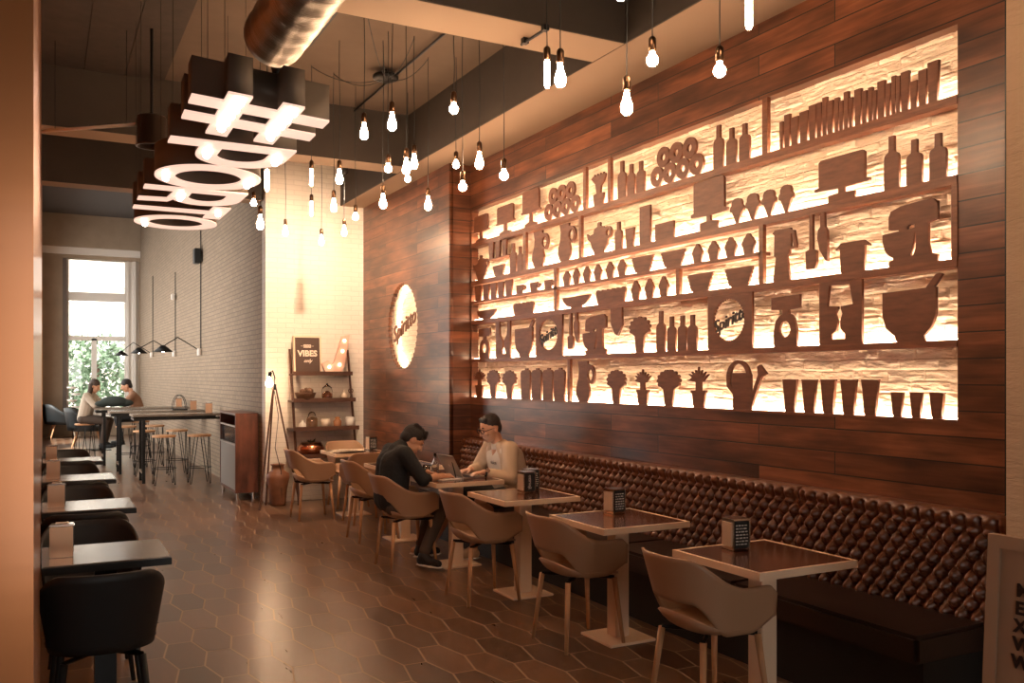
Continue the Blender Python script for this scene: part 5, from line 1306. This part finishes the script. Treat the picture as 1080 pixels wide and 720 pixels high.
# ---- man in beige shirt with glasses
SHIRT = mat('beige_shirt', (.60, .45, .31), .85, bump=.6, bscale=18); TEE = mat('white_tee', (.72, .62, .50), .85, bump=.3, bscale=20); SHORTS = mat('dark_shorts', (.03, .026, .024), .85)
def man2():
    o0 = Vector((3.80, 7.28, 0)); t = thing('person', 'person with glasses in an open beige shirt typing on a laptop', 'person', o0)
    L = lambda x, y, z: Vector((x, y, z)) - o0
    pel = L(3.80, 7.28, .565); chest = L(3.74, 7.28, .87); nb = L(3.69, 7.28, 1.02); hd = L(3.60, 7.27, 1.165)
    R = frame((-.93, -.08, -.30), (0, 0, 1))
    sh = {s: L(3.71, 7.28 + s * .195, .985) for s in (-1, 1)}
    el = {-1: L(3.66, 6.98, .735), 1: L(3.60, 7.54, .76)}; wr = {-1: L(3.44, 7.06, .795), 1: L(3.42, 7.30, .80)}
    hip = {s: L(3.77, 7.28 + s * .09, .545) for s in (-1, 1)}; kn = {-1: L(3.40, 7.05, .545), 1: L(3.33, 7.48, .54)}; an = {-1: L(3.40, 7.20, .10), 1: L(3.18, 7.62, .10)}
    bm = NB(); head_parts(bm, hd, R)
    hull_capsule(bm, L(3.70, 7.28, .99), .058, hd + R @ Vector((-.03, 0, -.05)), .052)
    hull_capsule(bm, pel, .10, chest, .105); hull_capsule(bm, chest, .105, L(3.71, 7.28, .97), .08)
    for s in (-1, 1):
        hull_capsule(bm, sh[s], .045, el[s], .036); hull_capsule(bm, el[s], .038, wr[s], .026)
        hull_capsule(bm, hip[s], .078, kn[s], .056); hull_capsule(bm, kn[s], .055, lerp(kn[s], an[s], .35) + Vector((.02, 0, 0)), .053); hull_capsule(bm, lerp(kn[s], an[s], .35) + Vector((.02, 0, 0)), .053, an[s], .035)
    for s in (-1, 1):
        d = Vector((-1, .12 * -s, -.12)).normalized(); up = Vector((-.1, 0, 1)).normalized()
        sd = hand_parts(bm, wr[s], d, up, .45); thumb(bm, wr[s], d, up, sd, 1 if s < 0 else -1)
    unite('body', bm, SKIN, t, .0062, 3)
    bm = NB()
    hull_capsule(bm, pel + Vector((0, -.05, .03)), .128, chest + Vector((0, -.05, 0)), .128); hull_capsule(bm, pel + Vector((0, .05, .03)), .128, chest + Vector((0, .05, 0)), .128)
    for s in (-1, 1): hull_capsule(bm, chest + Vector((0, s * .06, 0)), .125, sh[s] + Vector((0, -s * .07, -.03)), .075)
    hull_capsule(bm, L(3.71, 7.28, .98), .08, L(3.69, 7.28, 1.01), .068)
    tee = unite('t_shirt', bm, TEE, t, .010, 4)
    link('print', text_mesh('vision', .05, .001, lambda u, v, w_: L(3.602, 7.20 - u, .86 + v) + Vector((w_, 0, 0))), mat('print_dark', (.08, .05, .04), .7), tee)
    bm = NB()
    # open shirt: back, sides and sleeves, leaving the chest free
    bk = Vector((.035, 0, 0))
    for yy in (-.09, -.045, 0, .045, .09): hull_capsule(bm, pel + bk + Vector((.02, yy, -.01)), .125, chest + bk + Vector((0, yy, .02)), .125)
    for s in (-1, 1):
        hull_capsule(bm, pel + Vector((-.045, s * .135, .0)), .06, chest + Vector((-.055, s * .125, .05)), .055)
        hull_capsule(bm, chest + Vector((-.055, s * .125, .05)), .055, L(3.66, 7.28 + s * .07, 1.02), .03)
        hull_capsule(bm, chest + bk + Vector((0, s * .08, 0)), .12, sh[s] + Vector((.02, -s * .04, -.015)), .08)
        hull_capsule(bm, sh[s], .076, el[s], .068); hull_capsule(bm, el[s], .066, lerp(el[s], wr[s], .78), .045)
        hull_capsule(bm, L(3.735, 7.28 + s * .03, 1.03), .035, L(3.655, 7.28 + s * .075, 1.025), .022)
    hull_capsule(bm, sh[-1] + Vector((.01, 0, 0)), .072, sh[1] + Vector((.01, 0, 0)), .072)
    unite('shirt', bm, SHIRT, t, .010, 4)
    bm = NB()
    for s in (-1, 1): hull_capsule(bm, hip[s], .105, lerp(hip[s], kn[s], .80), .082)
    hull_capsule(bm, hip[-1], .115, hip[1], .115); unite('shorts', bm, SHORTS, t, .010, 4)
    SN = mat('sand_sneaker', (.55, .38, .25), .75)
    shoe('shoe', an[-1], (-1, .15), SN, t, WHITEP); shoe('shoe', an[1], (-1, .2), SN, t, WHITEP)
    bm = NB(); ell(bm, hd + R @ Vector((-.022, 0, .048)), (.098, .080, .088), R); ell(bm, hd + R @ Vector((-.068, 0, .0)), (.046, .070, .075), R)
    hull_capsule(bm, hd + R @ Vector((.04, -.035, .092)), .026, hd + R @ Vector((.04, .035, .092)), .026)
    unite('hair', bm, HAIR, t, .007, 2)
    bm = NB()
    for s in (-1, 1): ell(bm, hd + R @ Vector((.088, s * .033, .034)), (.006, .020, .005), R)
    obj('brows', bm, HAIR, t, True)
    bm = NB()
    for s in (-1, 1):
        path(bm, [hd + R @ Vector((.103, s * .034 + .026 * math.cos(a), .002 + .019 * math.sin(a))) for a in [2 * PI * k / 18 for k in range(19)]], .0032)
        path(bm, [hd + R @ Vector((.100, s * .060, .006)), hd + R @ Vector((.02, s * .082, .008)), hd + R @ Vector((-.02, s * .084, -.004))], .003)
    path(bm, [hd + R @ Vector((.104, -.008, .006)), hd + R @ Vector((.106, 0, .009)), hd + R @ Vector((.104, .008, .006))], .003)
    obj('glasses', bm, BLACKP, t, True)
    d = (wr[-1] - el[-1]).normalized(); q = d.to_track_quat('Z', 'Y').to_matrix(); w = wr[-1] - d * .02
    wa = obj('watch', path(NB(), [w + q @ Vector((.033 * math.cos(a), .033 * math.sin(a), 0)) for a in [2 * PI * k / 18 for k in range(19)]], .009), BLACKP, t, True)
    obj('dial', tube(NB(), w + Vector((0, -.030, .018)), w + Vector((0, -.040, .024)), .019, n=16), CHROME, wa)
man2()
# ---- two people far back at the bar tables
def sitter(lb, X, Y, zhip, faceang, top, bottom, hairm, long_hair=False, lean=.1, coat=None):
    t = thing('person', lb, 'person', (X, Y, 0), faceang)
    L = lambda x, y, z: Vector((x, y, z))
    pel = L(0, 0, zhip + .09); chest = L(lean * .8, 0, zhip + .40); nb = L(lean * 1.3, 0, zhip + .55); hd = L(lean * 2.0 + .02, 0, zhip + .69)
    R = frame((.9, 0, -.42)); sh = {s: L(lean * 1.1, s * .175, zhip + .51) for s in (-1, 1)}
    el = {s: L(lean + .17, s * .23, zhip + .33) for s in (-1, 1)}; wr = {s: L(lean + .38, s * .10, zhip + .36) for s in (-1, 1)}
    hip = {s: L(0, s * .09, zhip + .07) for s in (-1, 1)}; kn = {s: L(.42, s * .12, zhip + .04) for s in (-1, 1)}; an = {s: L(.34, s * .10, max(.11, zhip - .38)) for s in (-1, 1)}
    bm = NB(); head_parts(bm, hd, R); hull_capsule(bm, nb, .05, hd + R @ Vector((-.03, 0, -.05)), .048); hull_capsule(bm, pel, .09, chest, .095)
    for s in (-1, 1):
        hull_capsule(bm, sh[s], .04, el[s], .034); hull_capsule(bm, el[s], .034, wr[s], .024); hull_capsule(bm, hip[s], .07, kn[s], .05); hull_capsule(bm, kn[s], .048, an[s], .034)
        d = Vector((1, -s * .2, -.05)).normalized(); up = Vector((0, 0, 1)); sd = hand_parts(bm, wr[s], d, up, .5); thumb(bm, wr[s], d, up, sd, 1)
    unite('body', bm, SKIN, t, .0085, 2)
    bm = NB()
    for yy in (-.05, .05): hull_capsule(bm, pel + L(0, yy, 0), .12, chest + L(0, yy, 0), .12)
    for s in (-1, 1):
        hull_capsule(bm, chest + L(0, s * .05, 0), .115, sh[s], .07); hull_capsule(bm, sh[s], .065, el[s], .055); hull_capsule(bm, el[s], .052, lerp(el[s], wr[s], .85), .036)
    hull_capsule(bm, sh[-1], .065, sh[1], .065); hull_capsule(bm, sh[-1] * .5 + sh[1] * .5, .07, nb, .058)
    unite('sweater', bm, top, t, .012, 4)
    bm = NB()
    for s in (-1, 1): hull_capsule(bm, hip[s], .095, kn[s], .068); hull_capsule(bm, kn[s], .064, lerp(kn[s], an[s], .95), .048)
    hull_capsule(bm, hip[-1], .1, hip[1], .1); unite('trousers', bm, bottom, t, .012, 3)
    for s in (-1, 1): shoe('shoe', an[s], (1, 0), BLACKP, t, BLACKP)
    bm = NB(); ell(bm, hd + R @ Vector((-.022, 0, .045)), (.102, .084, .092), R); ell(bm, hd + R @ Vector((-.06, 0, -.01)), (.055, .074, .08), R)
    if long_hair:
        for s in (-1, 0, 1): hull_capsule(bm, hd + R @ Vector((-.05, s * .05, 0)), .05, hd + L(-.10, s * .07, -.26), .045)
    unite('hair', bm, hairm, t, .009, 2)
    s_ = dup(st0, (X, Y, 0) if False else (X - .0, Y, 0), .4, 'wire leg bar stool under the ' + ('long haired person by the window' if long_hair else 'person in the brown jacket'), 'wire leg bar stools')
X, Y = .70, 18.60
sitter('person with long dark hair sitting by the window at the far bar table', X, Y, .76, -.35, mat('pale_top', (.50, .42, .33), .8), TROUS, mat('brown_hair', (.05, .03, .02), .6), True, .08)
X, Y, Z = at_depth(126, 412, 17.6)
sitter('person in a brown jacket leaning down over the far bar table', X + .38, Y, .76, PI * .98, mat('brown_jacket', (.27, .14, .08), .85), mat('black_trousers', (.02, .02, .02), .8), HAIR, False, .12)
bm = NB(); ell(bm, (0, 0, .10), (.24, .16, .10)); ell(bm, (.18, .02, .07), (.16, .12, .07)); ell(bm, (-.2, 0, .06), (.13, .1, .06))
o = unite('folded_jacket', bm, mat('dark_green_cloth', (.03, .04, .035), .85, bump=.6, bscale=14), None, .014, 3); o.location = (1.18, 18.2, 1.056 + .012); setp(o, 'heap of dark clothing on the far bar table', 'jacket')
# ================================================================== THINGS ON THE TABLES
t = thing('laptop', 'silver laptop open on the table between the two men', 'laptop', (3.20, 7.14, .7505), .06)
ALU = mat('aluminium', (.55, .50, .46), .32, metal=.9)
obj('base', B(0, .215, -.155, .155, 0, .014, .004), ALU, t); obj('keyboard', B(.03, .12, -.135, .135, .0141, .0155), BLACKP, t)
bm = NB(); box(bm, -.004, .003, -.155, .155, 0, .215, .002)
o = obj('lid', bm, ALU, t); o.rotation_euler = (0, -.50, 0); o.location = (-.004, 0, .016)
bm = NB(); ell(bm, (-.0045, -.0, .11), (.0008, .012, .014)); obj('emblem', bm, WHITEP, o, True)
obj('screen', B(.0032, .0042, -.145, .145, .012, .205), mat('screen', (.3, .3, .3), .2, emit=(.8, .85, .9), es=.6), o)
t = setp(obj('notebook', B(-.10, .10, -.15, .15, 0, .008, .002), PAPER, None, False, (3.07, 7.12, .7505)), 'open pale notebook under the writing hand', 'notebook'); t.rotation_euler = (0, 0, .15)
def cup(name, lb, cat, X, Y, prof, m, extra=None):
    t = thing(name, lb, cat, (X, Y, .7505)); obj('cup', lathe(NB(), prof, 22), m, t, True); return t
gp = [(0, 0), (.030, 0), (.036, .10), (.033, .10), (.028, .008), (0, .008)]
t = cup('glass', 'water glass behind the laptop near the writing man', 'glass', 3.02, 7.37, gp, GLASS)
obj('drink', lathe(NB(), [(0, .009), (.027, .009), (.031, .06), (0, .06)], 16), mat('iced_drink', (.45, .30, .18), .1, trans=.6), t, True)
t = thing('glass_bottle', 'slender clear bottle with a handle beside the laptop lid', 'bottle', (3.11, 7.385, .7505))
obj('bottle_body', lathe(NB(), [(0, 0), (.032, 0), (.034, .10), (.014, .15), (.014, .20), (.010, .20), (.010, .15), (.028, .1), (.026, .006), (0, .006)], 20), GLASS, t, True)
t = thing('dinner_plate', 'white plate with food on the table behind the two men', 'plate', (3.22, 8.38, .7505))
obj('plate', lathe(NB(), [(0, 0), (.08, 0), (.13, .016), (.128, .02), (.075, .007), (0, .007)], 28), WHITEP, t, True)
bm = NB()
for q in ((-.03, .02), (.03, -.02), (.0, .04), (.04, .03), (-.04, -.03)): ell(bm, (q[0], q[1], .022), (.035, .03, .018))
obj('food', bm, mat('red_food', (.45, .10, .04), .5), t, True)
t = cup('tall_glass', 'tall clear glass with a straw on the table behind the two men', 'glass', 3.08, 8.30, [(0, 0), (.028, 0), (.036, .13), (.033, .13), (.025, .01), (0, .01)], GLASS)
obj('straw', tube(NB(), (.0, 0, .012), (.03, .01, .19), .003, n=6), WHITEP, t)
t = setp(obj('phone', B(-.036, .036, -.075, .075, 0, .008, .003), BLACKP, None, False, (3.36, 8.55, .7505)), 'black phone lying on the table behind the two men', 'phone')
for i, (x, y, r, z) in enumerate(((3.12, 10.22, .4, 0), (3.26, 10.30, -.3, .0061), (3.18, 10.18, .1, .0122))):
    bm = NB(); box(bm, -.15, .15, -.11, .11, 0, .006)
    for k in range(4): pass
    o = thing('magazine', '%s open magazine in the pile on the farthest table' % ('lowest', 'middle', 'topmost')[i], 'magazine', (x, y, .7505 + z), r, 'magazines')
    obj('pages', bm, mat('magazine_page', (.62, .50, .38), .6, var=.35, vscale=14), o)
    if i == 2:
        bm = NB(); random.seed(5)
        for k in range(5): box(bm, -.13 + k * .05, -.10 + k * .05, -.08, random.uniform(-.02, .08), .0062, .007)
        obj('printed_picture', bm, mat('magazine_print', (.14, .08, .05), .6), o)
# ================================================================== LIGHT
def plight(name, loc, e, col=(1, .60, .30), r=.05):
    l = bpy.data.lights.new(name, 'POINT'); l.energy = e; l.color = col; l.shadow_soft_size = r
    o = bpy.data.objects.new(name, l); COL.objects.link(o); o.location = loc; return o
def spot(name, lb, x, y, Zc, tgt, e, size, blend=.8, col=(1, .72, .50)):
    X, Y, Z = at_depth(x, y, Zc); zc = ceil_z(X, Y)
    t = thing('spotlight', lb, 'spotlight', (X, Y, Z)); d = (Vector(tgt) - Vector((X, Y, Z))).normalized()
    obj('lamp_head', tube(NB(), -d * .07, d * .07, .035, .045, 20, cap=True), BLACK, t, True)
    obj('stem', tube(NB(), (0, 0, .03), (0, 0, zc - Z - .001), .008), BLACK, t)
    l = bpy.data.lights.new(name, 'SPOT'); l.energy = e; l.color = col; l.spot_size = size; l.spot_blend = blend; l.shadow_soft_size = .04
    o = bpy.data.objects.new(name, l); COL.objects.link(o); o.location = Vector((X, Y, Z)) + d * .09; o.rotation_euler = d.to_track_quat('-Z', 'Y').to_euler()
spot('wall_washer', 'small spotlight near the soffit corner aimed at the white brick wall', 364, 176, 9.9, (2.95, YB, 1.8), 85, 2.2)
w = bpy.data.worlds.new('sky'); S.world = w; w.use_nodes = True
bg = w.node_tree.nodes['Background']; bg.inputs['Color'].default_value = (1.0, .96, .90, 1); bg.inputs['Strength'].default_value = 1.1
l = bpy.data.lights.new('sun', 'SUN'); l.energy = 3.0; l.angle = .02; l.color = (1, .96, .9)
o = bpy.data.objects.new('sun', l); COL.objects.link(o); o.rotation_euler = Vector((.55, .85, -1.6)).to_track_quat('-Z', 'Y').to_euler(); o.location = (0, 0, 30)
cam = bpy.data.cameras.new('camera'); co = bpy.data.objects.new('camera', cam); COL.objects.link(co)
co.location = (0, 0, H); co.rotation_euler = (PI / 2, 0, -math.atan2(SA, CA)); cam.sensor_width = 36; cam.lens = F / 1080 * 36; cam.shift_y = 36.5 / 1080; cam.clip_start = .05; cam.clip_end = 200
S.camera = co
S.view_settings.view_transform = 'Standard'; S.view_settings.look = 'None'; S.view_settings.gamma = 1; S.view_settings.exposure = 2.0; S.view_settings.use_curve_mapping = False
